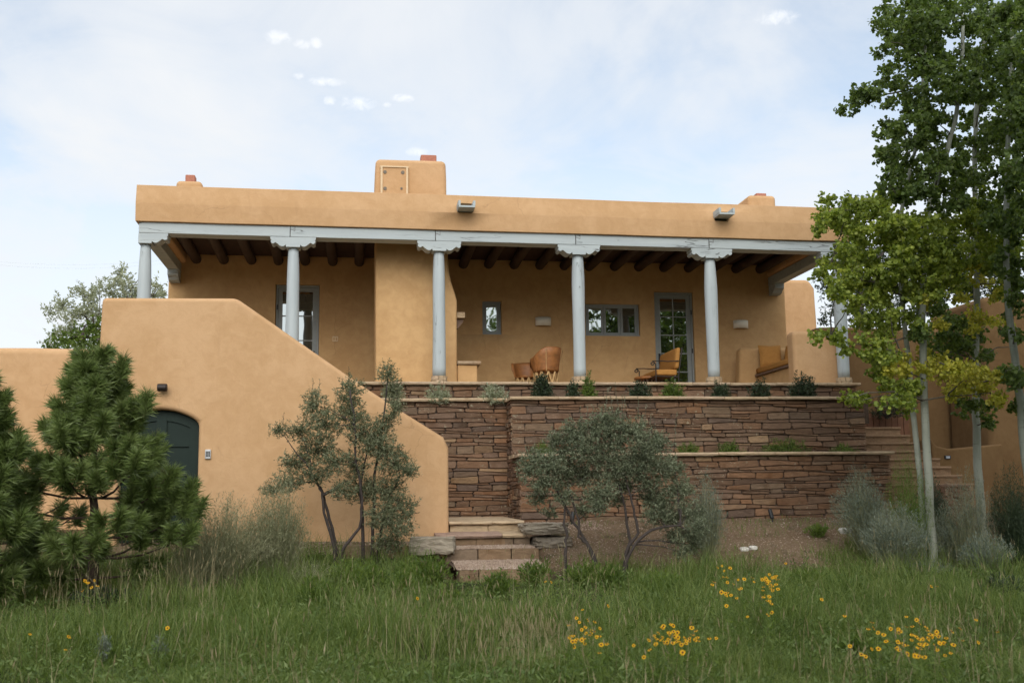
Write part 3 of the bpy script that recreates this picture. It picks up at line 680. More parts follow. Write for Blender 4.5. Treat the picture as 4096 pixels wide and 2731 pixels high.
cxd = (DX0 + DX1) / 2
def archz(x): t = max(0, min(1, (x - DX1) / (DX0 - DX1))); return DZS + (DZA - DZS) * math.sin(math.pi * t) ** 0.8
for a, b in ((DX0 + 0.002, DX0 + 0.16), (cxd - 0.08, cxd + 0.08), (DX1 - 0.16, DX1 - 0.002)):
    MB().prism([(a, 0.6), (b, 0.6), (b, archz(b) - 0.02), ((a + b) / 2, archz((a + b) / 2) - 0.02), (a, archz(a) - 0.02)], 18.37, 18.399).build('stile', M['green'], door)
for a, b in ((DX0 + 0.161, cxd - 0.081), (cxd + 0.081, DX1 - 0.161)):
    for z0, z1 in ((2.48, 2.66), (2.02, 2.16), (1.1, 1.3)): MB().box(a, b, 18.372, 18.399, z0, z1).build('rail', M['green'], door)
    k = 8; up_ = [(a + (b - a) * i / k, archz(a + (b - a) * i / k) - 0.03) for i in range(k + 1)]
    MB().prism([(x, z - 0.14) for x, z in up_] + up_[::-1], 18.372, 18.399).build('rail', M['green'], door)
# stairs climbing behind that wall up to the terrace
zlo, zhi = 1.22, FL
for k in range(15):
    x1 = 0.9 - k * 0.2; MB().box(x1 - 0.2, x1, 18.66, 20.7, 1.0, zlo + (zhi - zlo) * (k + 1) / 15 - 0.004 * 0).build('hidden_step' if False else 'step', M['stair'], sw)
MB().box(-3.7, -2.11, 18.64, 21.6, 3.6, FL - 0.012).build('landing', M['floor'], sw)
# fittings on it
kp = S(832, 1816, 18.19)
k_ = thing('keypad', 'small silver door keypad on tan stucco beside the green arched door', 'keypad', (kp.x, 18.19, kp.z))
MB().box(kp.x - 0.045, kp.x + 0.045, 18.165, 18.199, kp.z - 0.075, kp.z + 0.075).build('housing', M['silver'], k_, bevel=0.008, seg=2)
for r_ in range(4):
    for c_ in range(3): MB().box(kp.x - 0.032 + c_ * 0.023, kp.x - 0.014 + c_ * 0.023, 18.160, 18.166, kp.z + 0.028 - r_ * 0.022, kp.z + 0.044 - r_ * 0.022).build('key', M['black'], k_)
wl = S(650, 1550, 18.1)
w_ = thing('wall_light', 'dark cylindrical wall light above the green arched door', 'wall light', (wl.x, 18.19, wl.z))
MB().tube([(wl.x - 0.075, 18.09, wl.z), (wl.x - 0.07, 18.09, wl.z), (wl.x + 0.06, 18.08, wl.z), (wl.x + 0.075, 18.08, wl.z)], [0.045, 0.062, 0.062, 0.05], 18).build('lamp_body', M['iron'], w_, smooth=False)
MB().box(wl.x - 0.03, wl.x + 0.03, 18.12, 18.199, wl.z - 0.03, wl.z + 0.03).build('mount', M['iron'], w_)

# low adobe wall running off to the left
lw = thing('garden_wall', 'low tan adobe garden wall running off behind the pines at left edge', 'wall', (-6, 19.5, 1.0))
stucco_block('wall', [(-14, 0.4), (-4.11, 0.4), (-4.11, 4.20), (-4.6, 4.215), (-14, 4.25)], 19.45, 19.9, lw, r=0.12, amp=0.03)

# ------------------------------------------------------------------ terraced stone retaining walls
def caps(parent, x0, x1, y0, y1, z0, z1, seed, lr=(0.75, 1.5)):
    rr = random.Random(seed); x = x0
    while x < x1 - 0.05:
        b = min(x1, x + rr.uniform(*lr)); b = x1 if x1 - b < 0.3 else b
        dz = rr.uniform(-.004, .004)
        rough_slab(x + 0.002, b - 0.003, y0, y1, z0 + dz, z1 + dz, rr.random() * 999, 0.013, 'cap', parent, 'cap_stone'); x = b
w1 = thing('retaining_wall', 'topmost low stone retaining wall directly under the porch columns', 'stone wall', (5.2, 21.6, 3.4), 'terraced stone walls')
MB().box(-3.6, 10.34, 21.64, 21.95, 3.2, 3.79).build('core', M['mortar'], w1)
stone_courses(w1, 'x', -0.3, 10.36, 3.33, 3.80, 21.60, 31, (0.07, 0.16), (0.18, 0.55))
caps(w1, -0.4, 10.42, 21.50, 22.0, 3.815, 3.878, 3)
w2 = thing('retaining_wall', 'middle stone retaining wall with buff cap, behind the olive shrub', 'stone wall', (6.4, 20.3, 2.3), 'terraced stone walls')
MB().box(2.97, 9.84, 20.34, 20.6, 2.0, 3.39).build('core', M['mortar'], w2)
stone_courses(w2, 'x', 2.90, 9.88, 2.22, 3.40, 20.30, 32)
stone_courses(w2, 'y', 20.30, 20.93, 1.15, 3.40, 2.90, 36, lr=(0.2, 0.4))
caps(w2, 2.86, 9.90, 20.19, 20.62, 3.412, 3.472, 4)
rough_slab(2.84, 3.1, 20.63, 20.9, 3.412, 3.472, 8, 0.01, 'cap', w2)
w2l = thing('retaining_wall', 'tall dark stone retaining wall set back behind the lower entrance steps', 'stone wall', (1.8, 20.9, 1.2), 'terraced stone walls')
MB().box(-1.9, 3.2, 20.97, 21.3, 1.0, 3.41).build('core', M['mortar'], w2l)
zl = lambda x: (2.8 - 0.62 * (x - 0.05) if x < 1.2 else 0.0)
stone_courses(w2l, 'x', -0.6, 2.93, 1.18, 3.42, 20.92, 33, zlow=zl)
caps(w2l, -0.7, 2.84, 20.82, 21.25, 3.430, 3.492, 6)
MB().box(1.62, 1.655, 20.84, 20.875, 2.2, 2.42).build('rail_bracket', M['black'], w2l)
w3 = thing('retaining_wall', 'lowest stone retaining wall with buff cap rising from the gravel bed', 'stone wall', (6.4, 19.3, 1.2), 'terraced stone walls')
MB().box(2.97, 9.80, 19.34, 19.6, 0.8, 2.29).build('core', M['mortar'], w3)
stone_courses(w3, 'x', 2.90, 9.84, 1.06, 2.30, 19.30, 34)
stone_courses(w3, 'y', 19.30, 20.28, 1.10, 2.30, 2.90, 37, lr=(0.2, 0.45))
caps(w3, 2.84, 9.88, 19.19, 19.62, 2.312, 2.372, 7)
rough_slab(2.83, 3.15, 19.63, 20.26, 2.312, 2.372, 9, 0.01, 'cap', w3)
for nm, b in (('planter_soil', (-3.5, 10.3, 21.0, 21.59, 3.0, 3.40)), ('planter_soil', (3.0, 9.86, 20.62, 20.999, 3.0, 3.395)), ('planter_soil', (3.0, 9.84, 19.62, 20.28, 1.8, 2.30))):
    tag(MB().box(*b).build(nm, M['soil']), kind='structure')

# ------------------------------------------------------------------ steps up from the meadow
st = thing('garden_steps', 'stone and gravel garden steps rising to the landing between stucco and stone walls', 'steps', (2.1, 17.5, 0.4))
rough_slab(1.555, 2.80, 18.26, 20.95, 1.165, 1.225, 21, 0.02, 'cap', st, 'landing_slab', tilt=0.03)
MB().box(1.57, 2.20, 18.33, 18.6, 0.98, 1.163).build('riser', M['cap'], st, bevel=0.01); MB().box(2.206, 2.78, 18.33, 18.6, 0.98, 1.163).build('riser', M['cap'], st, bevel=0.01)
rough_slab(1.30, 2.36, 17.74, 18.34, 0.965, 1.03, 22, 0.022, 'pinkslab', st, 'tread_slab', tilt=0.03); rough_slab(2.37, 2.74, 17.76, 18.32, 0.965, 1.03, 23, 0.016, 'cap', st, 'tread_slab', tilt=0.03)
def blocks(row, y0, dy, z0, z1, seed):
    for k, (a, b) in enumerate(row):
        ob = rock('riser_block', ((a + b) / 2, y0 + dy / 2, (z0 + z1) / 2), ((b - a) / 2 * 0.985, dy / 2, (z1 - z0) / 2), seed + k, 'block', st, cuts=3, amp=0.018, boxy=0.97)
blocks([(1.42, 1.95), (1.95, 2.42), (2.42, 2.55), (2.56, 2.82)], 17.82, 0.3, 0.80, 0.962, 40)
blocks([(1.40, 1.90), (1.91, 2.42), (2.43, 2.86)], 17.18, 0.22, 0.55, 0.818, 50)
blocks([(1.52, 1.80), (1.81, 2.12), (2.13, 2.50), (2.51, 2.85)], 16.18, 0.22, 0.22, 0.568, 60)
def pebbles(n, x0, x1, y0, y1, zf, s=(0.008, 0.018), mask=None):
    X = NP.uniform(x0, x1, n); Y = NP.uniform(y0, y1, n)
    if mask is not None: k = np.array([mask(a, b) for a, b in zip(X, Y)]); X, Y = X[k], Y[k]; n = len(X)
    Z = np.array([zf(a, b) for a, b in zip(X, Y)]); sz = NP.uniform(s[0], s[1], n)
    base = np.array([(1, 0, 0), (0, 1, 0), (-1, 0, 0), (0, -1, 0), (0, 0, .8), (0, 0, -.5)], dtype=np.float32)
    th = NP.uniform(0, 6.28, n); c, s_ = np.cos(th), np.sin(th)
    j = 1 + NP.uniform(-.35, .35, (n, 6, 1)); P_ = base[None] * j * sz[:, None, None]
    Q = np.stack([P_[..., 0] * c[:, None] - P_[..., 1] * s_[:, None], P_[..., 0] * s_[:, None] + P_[..., 1] * c[:, None], P_[..., 2]], -1)
    Q += np.stack([X, Y, Z], -1)[:, None]
    tri = np.array([(0, 1, 4), (1, 2, 4), (2, 3, 4), (3, 0, 4), (1, 0, 5), (2, 1, 5), (3, 2, 5), (0, 3, 5)])
    return Q.reshape(-1, 3), (tri[None] + (np.arange(n) * 6)[:, None, None]).reshape(-1)
def gravel(name, parts_, parent=None):
    V, I, off = [], [], 0
    for v, i in parts_: V.append(v); I.append(i + off); off += len(v)
    o = link(name, mesh_np(name, np.concatenate(V), 3, np.concatenate(I)), M['gravel'], parent); o['kind'] = 'stuff'; return o
MB().add([(1.42, 17.38, .812), (2.86, 17.38, .812), (2.84, 17.86, .842), (1.42, 17.86, .842), (1.5, 16.38, .565), (2.86, 16.38, .565), (2.84, 17.25, .645), (1.42, 17.25, .645), (1.5, 16.4, .2), (2.86, 16.4, .2)], [(0, 1, 2, 3), (4, 5, 6, 7), (8, 9, 5, 4)]).build('gravel_bed', M['soil'], st)
gravel('tread_gravel', [pebbles(3600, 1.44, 2.82, 17.24, 17.84, lambda x, y: .822 + (y - 17.24) * .05), pebbles(6400, 1.50, 2.84, 16.26, 17.2, lambda x, y: .572 + (y - 16.26) * .09)], st)
tag(gravel('bed_gravel', [pebbles(5200, 2.9, 10.5, 15.9, 19.25, lambda x, y: G(x, y) + .004, (0.006, 0.017)), pebbles(2600, -1.2, 1.42, 17.4, 18.15, lambda x, y: G(x, y) + .006, (0.008, 0.018)), pebbles(800, 2.9, 4.2, 18.6, 19.2, lambda x, y: G(x, y) + .006)]), 'tan gravel strewn over the bed below the stone wall', 'gravel')
# boulders and loose rocks
def boulder(px, py, y, s, seed, label, mat='boulder', rotz=0.0, boxy=0.5, amp=0.16, group=None):
    c = S(px, py, y); o = rock('boulder', c, s, seed, mat, None, cuts=12, amp=amp, boxy=boxy, rotz=rotz); return tag(o, label, 'boulder', group)
boulder(2175, 2112, 17.9, (0.36, 0.34, 0.085), 3.1, 'flat pale topped boulder beside the landing slab right of the steps', boxy=0.8, amp=0.12)
boulder(2200, 2168, 17.95, (0.30, 0.34, 0.10), 5.7, 'rounded dark boulder under the flat pale one right of the steps', boxy=0.55)
boulder(1730, 2180, 17.25, (0.34, 0.25, 0.13), 9.2, 'angular grey boulder left of the steps, half sunk in green weeds', boxy=0.85, amp=0.1, rotz=-0.15)
boulder(1430, 2205, 17.3, (0.19, 0.16, 0.10), 2.2, 'square brown edging stone behind the left shrub stems', 'block', boxy=0.9, amp=0.05)
boulder(1600, 2205, 17.35, (0.22, 0.16, 0.09), 7.2, 'low brown edging stone between left shrub and grey boulder', 'block', boxy=0.9, amp=0.05)
boulder(3800, 1975, 18.3, (0.26, 0.3, 0.16), 12.2, 'dark square rock at the foot of the right stairs', 'stone', boxy=0.75)
boulder(3790, 2060, 17.9, (0.34, 0.3, 0.2), 14.2, 'large dark red rock below the square rock at right', 'stone', boxy=0.7)
boulder(3380, 2122, 17.4, (0.085, 0.07, 0.045), 21.2, 'white rock lying on the gravel near the right sagebrush', 'white_rock', boxy=0.5)
boulder(2978, 2196, 16.7, (0.06, 0.05, 0.03), 23.2, 'left one of two small white rocks on the gravel bed', 'white_rock')
boulder(3012, 2190, 16.75, (0.055, 0.05, 0.03), 25.2, 'right one of two small white rocks on the gravel bed', 'white_rock')

# garden spot lights
def spot(px, py, y, lean, label):
    c = S(px, py, y); g = G(c.x, y); t = thing('spot_light', label, 'spot light', (c.x, y, g), 'spot lights at the wall foot')
    MB().tube([(c.x, y, g - 0.05), (c.x, y, g + 0.08)], 0.012, 8).build('stake', M['black'], t)
    a = Vector((c.x, y, g + 0.06)); d = Vector((lean, 0.35, 1)).normalized()
    MB().tube([a, a + d * 0.02, a + d * 0.17, a + d * 0.175], [0.028, 0.036, 0.036, 0.03], 14).build('lamp_body', M['black'], t)
spot(3090, 2085, 19.0, -0.12, 'small black spot light at the wall foot, left of the sagebrush')
spot(3440, 2080, 19.0, -0.3, 'small black spot light half hidden beside the grey sagebrush')
spot(2287, 2078, 19.0, 0.25, 'small black spot light behind the olive shrub stems')

# ------------------------------------------------------------------ right hand stairs and walls
rs = thing('stone_staircase', 'tan stone staircase climbing between stone walls and brown stucco at right', 'staircase', (10.8, 20.5, 1.2))
rows_px = [1707, 1738, 1768, 1800, 1832, 1865, 1899, 1934, 1968]
for k, py in enumerate(rows_px):
    y = 22.1 - 0.33 * k; xr = 11.55 + 0.03 * k; z = S(3700, py, y).z; x0 = 9.93 if y > 19.8 else 9.92
    n = 2; L = (xr - x0) / n
    for i in range(n):
        rough_slab(x0 + i * L + 0.002, x0 + (i + 1) * L - 0.002, y, y + 0.42, z - 0.05, z, 70 + k * 3 + i, 0.008, 'stair', rs, 'tread')
        zb = S(3700, rows_px[k + 1], y - 0.33).z if k + 1 < len(rows_px) else z - 0.25
        MB().box(x0 + i * L + 0.004, x0 + (i + 1) * L - 0.004, y + 0.03, y + 0.3, zb - 0.03, z - 0.051).build('riser', M['stair'], rs)
gw = thing('garden_wall', 'brown stucco garden wall with stepped rounded top behind the aspens', 'wall', (13, 23, 1.2))
tp = [S(3262, 1308, 23.2), S(3600, 1312, 23.2), S(3745, 1318, 23.2), S(3765, 1255, 23.2), S(3800, 1233, 23.2), S(3985, 1240, 23.2)]
stucco_block('wall', [(tp[0].x, 0.8), (tp[5].x + 0.5, 0.8), (tp[5].x + 0.5, tp[5].z)] + [(p.x, p.z) for p in tp[::-1]][1:], 23.2, 23.7, gw, r=0.12, mat='stucco_red_shaded', amp=0.03)
pr_ = S(3945, 1400, 22.0)
gw2 = thing('garden_wall', 'tall brown stucco wall at the right edge, nearer than the stepped wall', 'wall', (16, 21.5, 1.2))
stucco_block('wall', [(S(3965, 1900, 21.5).x, 0.7), (21, 0.7), (21, 5.9), (S(3935, 1240, 21.5).x, 5.75)], 21.5, 23.15, gw2, r=0.15, mat='stucco_red_shaded', amp=0.03)
gw3 = thing('curb_wall', 'low brown stucco curb wall with rounded ledge beside the right stairs', 'wall', (12.5, 21, 1.2))
q = [S(3722, 1752, 20.9), S(3745, 1782, 20.9), S(3800, 1795, 20.9), S(3920, 1775, 20.9)]
stucco_block('wall', [(q[0].x + 0.02, 0.8), (q[3].x + 0.5, 0.8), (q[3].x + 0.5, q[3].z), (q[2].x, q[2].z), (q[1].x, q[1].z), (q[0].x + 0.02, q[0].z)], 20.9, 22.6, gw3, r=0.10, mat='stucco_red_shaded', amp=0.03)
sl = S(3790, 1828, 20.89)
t = thing('step_light', 'small rectangular step light set in the brown stucco curb wall', 'step light', (sl.x, 20.88, sl.z))
MB().box(sl.x - 0.065, sl.x + 0.065, 20.87, 20.905, sl.z - 0.035, sl.z + 0.035).build('housing', M['black'], t, bevel=0.006, seg=2)
MB().box(sl.x - 0.042, sl.x + 0.042, 20.866, 20.87, sl.z - 0.022, sl.z + 0.022).build('lens', M['lens'], t)
t = thing('board_gate', 'low red brown board gate at the top of the right stairs', 'gate', (10.8, 22.6, 2.9))
a, b = S(3468, 1645, 22.6), S(3640, 1708, 22.6); n = 7
for k in range(n):
    x = a.x + (b.x - a.x) * k / n; MB().box(x + 0.006, x + (b.x - a.x) / n - 0.006, 22.60 + R.uniform(0, .015), 22.65, b.z - 0.3, a.z + R.uniform(-.02, .02)).build('board', M['redwood'], t)
MB().box(a.x, b.x, 22.652, 22.70, b.z - 0.05, b.z + 0.08).build('rail', M['redwood'], t); MB().box(a.x - 0.08, a.x - 0.005, 22.6, 22.7, 1.6, a.z + 0.08).build('post', M['redwood'], t)
# mass of the house seen past the porch end, and the porch end block
bm_ = thing('house_wing', 'sunlit tan adobe wing seen past the right end of the porch', 'building', (12, 29, 2))
stucco_block('wall', [(11.0, 2.0), (12.98, 2.0), (12.86, 6.15), (12.84, 7.35), (12.68, 7.60), (11.0, 7.60)], 29, 33, bm_, r=0.12, amp=0.03)

# ------------------------------------------------------------------ porch bench (built in) with cushions
be = thing('adobe_bench', 'built in adobe bench with stucco arms at the right end of the porch', 'bench', (9.8, 23.5, FL))
stucco_block('end_wall', [(9.28, FL), (10.42, FL), (10.40, 5.06), (9.27, 5.075)], 22.20, 22.62, be, r=0.10)
stucco_block('arm', [(8.93, FL), (10.4, FL), (10.4, 5.06), (9.02, 5.06)], 24.75, 25.1, be, r=0.09, mat='stucco_in')
f0, f1 = S(3157, 1452, 22.63), S(3025, 1502, 24.74); zs_ = (f0.z + f1.z) / 2
MB().box(f0.x + 0.06, 10.4, 22.63, 24.74, FL, zs_ - 0.055).build('seat_base', M['stucco_in'], be, bevel=0.02)
MB().box(f0.x, 10.38, 22.635, 24.735, zs_ - 0.05, zs_).build('seat_board', M['wood'], be, bevel=0.008)
MB().box(10.12, 10.41, 22.64, 24.73, zs_ + 0.003, 5.04).build('backrest', M['stucco_in'], be, bevel=0.08, seg=4)
def cushion(name, x0, x1, y0, y1, z0, z1, r, label=None, cat=None, parent=None, n=8):
    """soft padded cushion: boxy slab with bulging faces"""
    vs, fs = [], []
    bm = bmesh.new(); bmesh.ops.create_cube(bm, size=2.0); bmesh.ops.subdivide_edges(bm, edges=bm.edges[:], cuts=n, use_grid_fill=True)
    hx, hy, hz = (x1 - x0) / 2, (y1 - y0) / 2, (z1 - z0) / 2; c = Vector(((x0 + x1) / 2, (y0 + y1) / 2, (z0 + z1) / 2)); sd = R.random() * 50
    for v in bm.verts:
        p = v.co; q = [p.x * hx, p.y * hy, p.z * hz]; h = [hx, hy, hz]
        inner = [max(-h[i] + r, min(h[i] - r, q[i])) for i in range(3)]; d = Vector([q[i] - inner[i] for i in range(3)])
        if d.length > 1e-6: d = d.normalized() * min(r, d.length)
        w = 0.012 * noise.noise(Vector((q[0] * 6 + sd, q[1] * 6, q[2] * 6)))
        v.co = c + Vector(inner) + d + p.normalized() * w
    me = bpy.data.meshes.new(name); bm.to_mesh(me); bm.free(); me.polygons.foreach_set('use_smooth', [True] * len(me.polygons))
    o = link(name, me, M['cushion'], parent)
    if label: tag(o, label, cat)
    return o
cushion('seat_cushion', f0.x + 0.01, 10.11, 22.66, 24.70, zs_ + 0.005, zs_ + 0.15, 0.045, 'long orange seat cushion lying on the adobe bench', 'cushion')
def pillow(name, c, w, h, t, tilt, yaw, label):
    n = 12; vs, fs = [], []
    for s in (-1, 1):
        for i in range(n + 1):
            for j in range(n + 1):
                u, v = i / n * 2 - 1, j / n * 2 - 1
                k = (max(0, 1 - u ** 4) * max(0, 1 - v ** 4)) ** 0.5
                pin = 1 - 0.07 * (1 - abs(v)) * abs(u) ** 3; pin2 = 1 - 0.07 * (1 - abs(u)) * abs(v) ** 3
                p = Vector((u * w / 2 * pin, s * (t / 2 * k + 0.004) + 0.01 * noise.noise(Vector((u * 2, v * 2, s + w * 9))) * k, v * h / 2 * pin2)); vs.append(p)
    for s in range(2):
        b = s * (n + 1) ** 2
        for i in range(n):
            for j in range(n):
                f = (b + i * (n + 1) + j, b + (i + 1) * (n + 1) + j, b + (i + 1) * (n + 1) + j + 1, b + i * (n + 1) + j + 1); fs.append(f if s == 0 else f[::-1])
    mt = Matrix.Translation(c) @ Matrix.Rotation(yaw, 4, 'Z') @ Matrix.Rotation(tilt, 4, 'X')
    return tag(MB().add([mt @ p for p in vs], fs).build(name, M['cushion'], smooth=True), label, 'pillow', 'pillows on the porch bench')
pc = S(3082, 1412, 24.5)
pillow('pillow', (pc.x, 24.52, zs_ + 0.155 + 0.26), 0.56, 0.54, 0.17, -0.18, 0.0, 'large square orange pillow leaning at the far end of the bench')
pillow('pillow', (pc.x + 0.44, 24.2, zs_ + 0.155 + 0.25), 0.52, 0.5, 0.16, -0.2, -1.1, 'half hidden orange pillow behind the bench end wall')
# sconces, switch
def sconce(px0, px1, py0, py1, label):
    a, b = S(px0, py0, 25.5), S(px1, py1, 25.5); cx, w = (a.x + b.x) / 2, (b.x - a.x) / 2; n = 14
    t = thing('wall_sconce', label, 'sconce', (cx, YB - 0.01, b.z), 'porch wall sconces'); vs, fs = [], []
    for z in (b.z, a.z):
        for r in (1.0, 0.94):
            for i in range(n + 1):
                th = math.pi * i / n; vs.append((cx - w * r * math.cos(th), YB - 0.022 - 0.11 * r * math.sin(th), z))
    m_ = n + 1
    for i in range(n): fs += [(i, i + 1, 2 * m_ + i + 1, 2 * m_ + i), (m_ + i + 1, m_ + i, 3 * m_ + i, 3 * m_ + i + 1), (i + 1, i, m_ + i, m_ + i + 1), (2 * m_ + i, 2 * m_ + i + 1, 3 * m_ + i + 1, 3 * m_ + i)]
    MB().add(vs, fs).build('lamp_shade', M['sconce'], t, smooth=True)
    MB().box(cx - w * 0.5, cx + w * 0.5, YB - 0.03, YB + 0.01, b.z + 0.03, a.z - 0.03).build('back_plate', M['iron'], t)
sconce(2143, 2207, 1268, 1302, 'half round cream sconce between the narrow window and the triple window')
sconce(2937, 2997, 1280, 1312, 'half round cream sconce right of the french door')
sw_ = S(1341, 1356, YB)
t = thing('switch_plate', 'small tan double switch plate on the porch wall beside the left door', 'switch', (sw_.x, YB, sw_.z))
MB().box(sw_.x - 0.065, sw_.x + 0.065, YB - 0.03, YB + 0.02, sw_.z - 0.06, sw_.z + 0.06).build('plate', M['cream_trim'], t)
for dx in (-0.028, 0.028): MB().box(sw_.x + dx - 0.016, sw_.x + dx + 0.016, YB - 0.035, YB - 0.03, sw_.z - 0.035, sw_.z + 0.035).build('toggle', M['stucco_in'], t)

# ------------------------------------------------------------------ porch furniture
def equipal(px, y, rot, s, label, hb=0.93, ha=0.70):
    """barrel chair: leather shell on crossed cedar strips. rot = direction of the back (radians from +x)"""
    x = S(px, 1520, y).x; t = thing('barrel_chair', label, 'chair', (x, y, FL), 'leather barrel chairs on the porch'); n = 26; vs, fs = [], []
    prof = [(0.275, 0.40, 0), (0.285, 0.46, 0), (0.30, 0.6, 0.35), (0.33, 0.82, 0.8), (0.355, 0.97, 1.0), (0.335, 1.0, 1.0), (0.31, 0.95, 1.0), (0.285, 0.8, 0.8), (0.265, 0.6, 0.35), (0.25, 0.45, 0)]
    for i in range(n + 1):
        ph = rot - 2.15 + 4.3 * i / n; e = abs(ph - rot) / 2.15; top = hb - (hb - ha) * sst(e, 0.25, 0.9) - (0.16 if e > 0.96 else 0)
        for r, tz, k in prof:
            z = 0.40 + (top - 0.40) * max(0, (tz - 0.40) / 0.6); rr_ = r * s * (1 + 0.02 * k * math.cos(6 * ph))
            vs.append((x + rr_ * math.cos(ph), y + rr_ * math.sin(ph), FL + z))
    m_ = len(prof)
    for i in range(n):
        for k in range(m_): fs.append((i * m_ + k, (i + 1) * m_ + k, (i + 1) * m_ + (k + 1) % m_, i * m_ + (k + 1) % m_))
    fs += [tuple(range(m_)), tuple(n * m_ + k for k in range(m_ - 1, -1, -1))]
    sh = MB().add(vs, fs).build('backrest', M['leather'], t, smooth=True)
    for i in (4, 9, 17, 22):                                     # stitched seams
        pts = [Vector(vs[i * m_ + k]) + (Vector((vs[i * m_ + k][0] - x, vs[i * m_ + k][1] - y, 0)).normalized() * 0.006) for k in range(5)]
        MB().tube(pts, 0.007, 5).build('seam', M['cedar'] if i in (9, 17) else M['leather'], sh)
    MB().lathe((x, y, FL), [(0.02, 0.40), (0.255 * s, 0.40), (0.275 * s, 0.42), (0.26 * s, 0.445), (0.02, 0.45)], 24).build('seat', M['leather'], t, smooth=True)
    MB().lathe((x, y, FL), [(0.26 * s, 0.0), (0.275 * s, 0.004), (0.275 * s, 0.04), (0.26 * s, 0.045)], 24).build('base_ring', M['cedar'], t)
    for k in range(22):
        a = 2 * math.pi * k / 22; b = a + (0.42 if k % 2 else -0.42); r1, r2 = (0.268 if k % 2 else 0.25) * s, (0.275 if k % 2 else 0.258) * s
        MB().bar((x + r1 * math.cos(a), y + r1 * math.sin(a), FL + 0.045), (x + r2 * math.cos(b), y + r2 * math.sin(b), FL + 0.40), 0.034, 0.012, (math.cos(a), math.sin(a), 0)).build('slat', M['cedar'], t)
equipal(2186, 23.3, math.radians(-62), 1.0, 'larger tan leather barrel chair turned away, in front of the porch wall')
equipal(2108, 24.5, math.radians(60), 0.98, 'smaller looking leather barrel chair half hidden behind the other one', 0.80, 0.76)
def low_table(px, y):
    x = S(px, 1500, y).x; t = thing('barrel_table', 'low round leather topped table left of the iron settee', 'table', (x, y, FL))
    MB().lathe((x, y, FL), [(0.05, 0.30), (0.31, 0.30), (0.33, 0.315), (0.33, 0.345), (0.31, 0.36), (0.05, 0.362)], 28).build('table_top', M['leather'], t, smooth=True)
    MB().lathe((x, y, FL), [(0.24, 0.0), (0.25, 0.003), (0.25, 0.035), (0.24, 0.04)], 24).build('base_ring', M['wood'], t)
    for k in range(16):
        a = 2 * math.pi * k / 16; b = a + (0.5 if k % 2 else -0.5)
        MB().bar((x + 0.24 * math.cos(a), y + 0.24 * math.sin(a), FL + 0.04), (x + 0.24 * math.cos(b), y + 0.24 * math.sin(b), FL + 0.30), 0.03, 0.01, (math.cos(a), math.sin(a), 0)).build('slat', M['wood'], t)
low_table(2595, 23.75)
def settee():
    xf = S(2624, 1500, 22.95).x; xb = S(2714, 1500, 22.95).x; y0, y1 = 22.95, 24.35
    t = thing('iron_settee', 'wrought iron settee with orange cushions, seen from its side by the french door', 'settee', ((xf + xb) / 2, 23.6, FL))
    ir = MB(); zs = FL + 0.30; za = FL + 0.62
    for y in (y0, y1):
        for x in (xf, xb): MB().tube([(x, y, FL), (x, y, zs + 0.02)] if x == xb else [(x, y, FL), (x, y, za - 0.06), (x - 0.03, y, za - 0.03)], 0.013, 8).build('leg', M['iron'], t)
        curl = [(xf - 0.03 + 0.05 * math.cos(a) * (1 - k / 26) - 0.045, y, za - 0.05 + 0.05 * math.sin(a) * (1 - k / 26)) for k, a in enumerate(np.linspace(1.57, -6.0, 20))][::-1]
        MB().tube(curl + [(xf + 0.12, y, za + 0.005), (xf + 0.28, y, za - 0.005), (xb + 0.02, y, za + 0.01)], 0.012, 8).build('arm', M['iron'], t)
        MB().tube([(xb, y, zs), (xb + 0.05, y, FL + 0.6), (xb + 0.10, y, FL + 0.92)], 0.013, 8).build('back_post', M['iron'], t)
        MB().tube([(xf, y, zs), (xb, y, zs - 0.02)], 0.012, 8).build('seat_rail', M['iron'], t)
    for x, z in ((xf, zs), (xb, zs - 0.02)): MB().tube([(x, y0, z), (x, y1, z)], 0.012, 8).build('seat_rail', M['iron'], t)
    MB().tube([(xb + 0.095, y0, FL + 0.9), (xb + 0.095, (y0 + y1) / 2, FL + 0.97), (xb + 0.095, y1, FL + 0.9)], 0.012, 8).build('top_rail', M['iron'], t)
    for k in range(7):
        y = y0 + (y1 - y0) * (k + 0.5) / 7; MB().tube([(xf, y, zs - 0.004), (xb, y, zs - 0.024)], 0.007, 6).build('seat_bar', M['iron'], t)
    cushion('seat_cushion', xf + 0.005, xb - 0.01, y0 + 0.01, y1 - 0.01, zs + 0.014, zs + 0.155, 0.045, parent=t)
    b = cushion('back_cushion', xb - 0.075, xb + 0.03, y0 + 0.015, y1 - 0.015, zs + 0.16, FL + 0.93, 0.045, parent=t)
    for v in b.data.vertices: v.co.x += (v.co.z - zs - 0.1) * 0.10
settee()

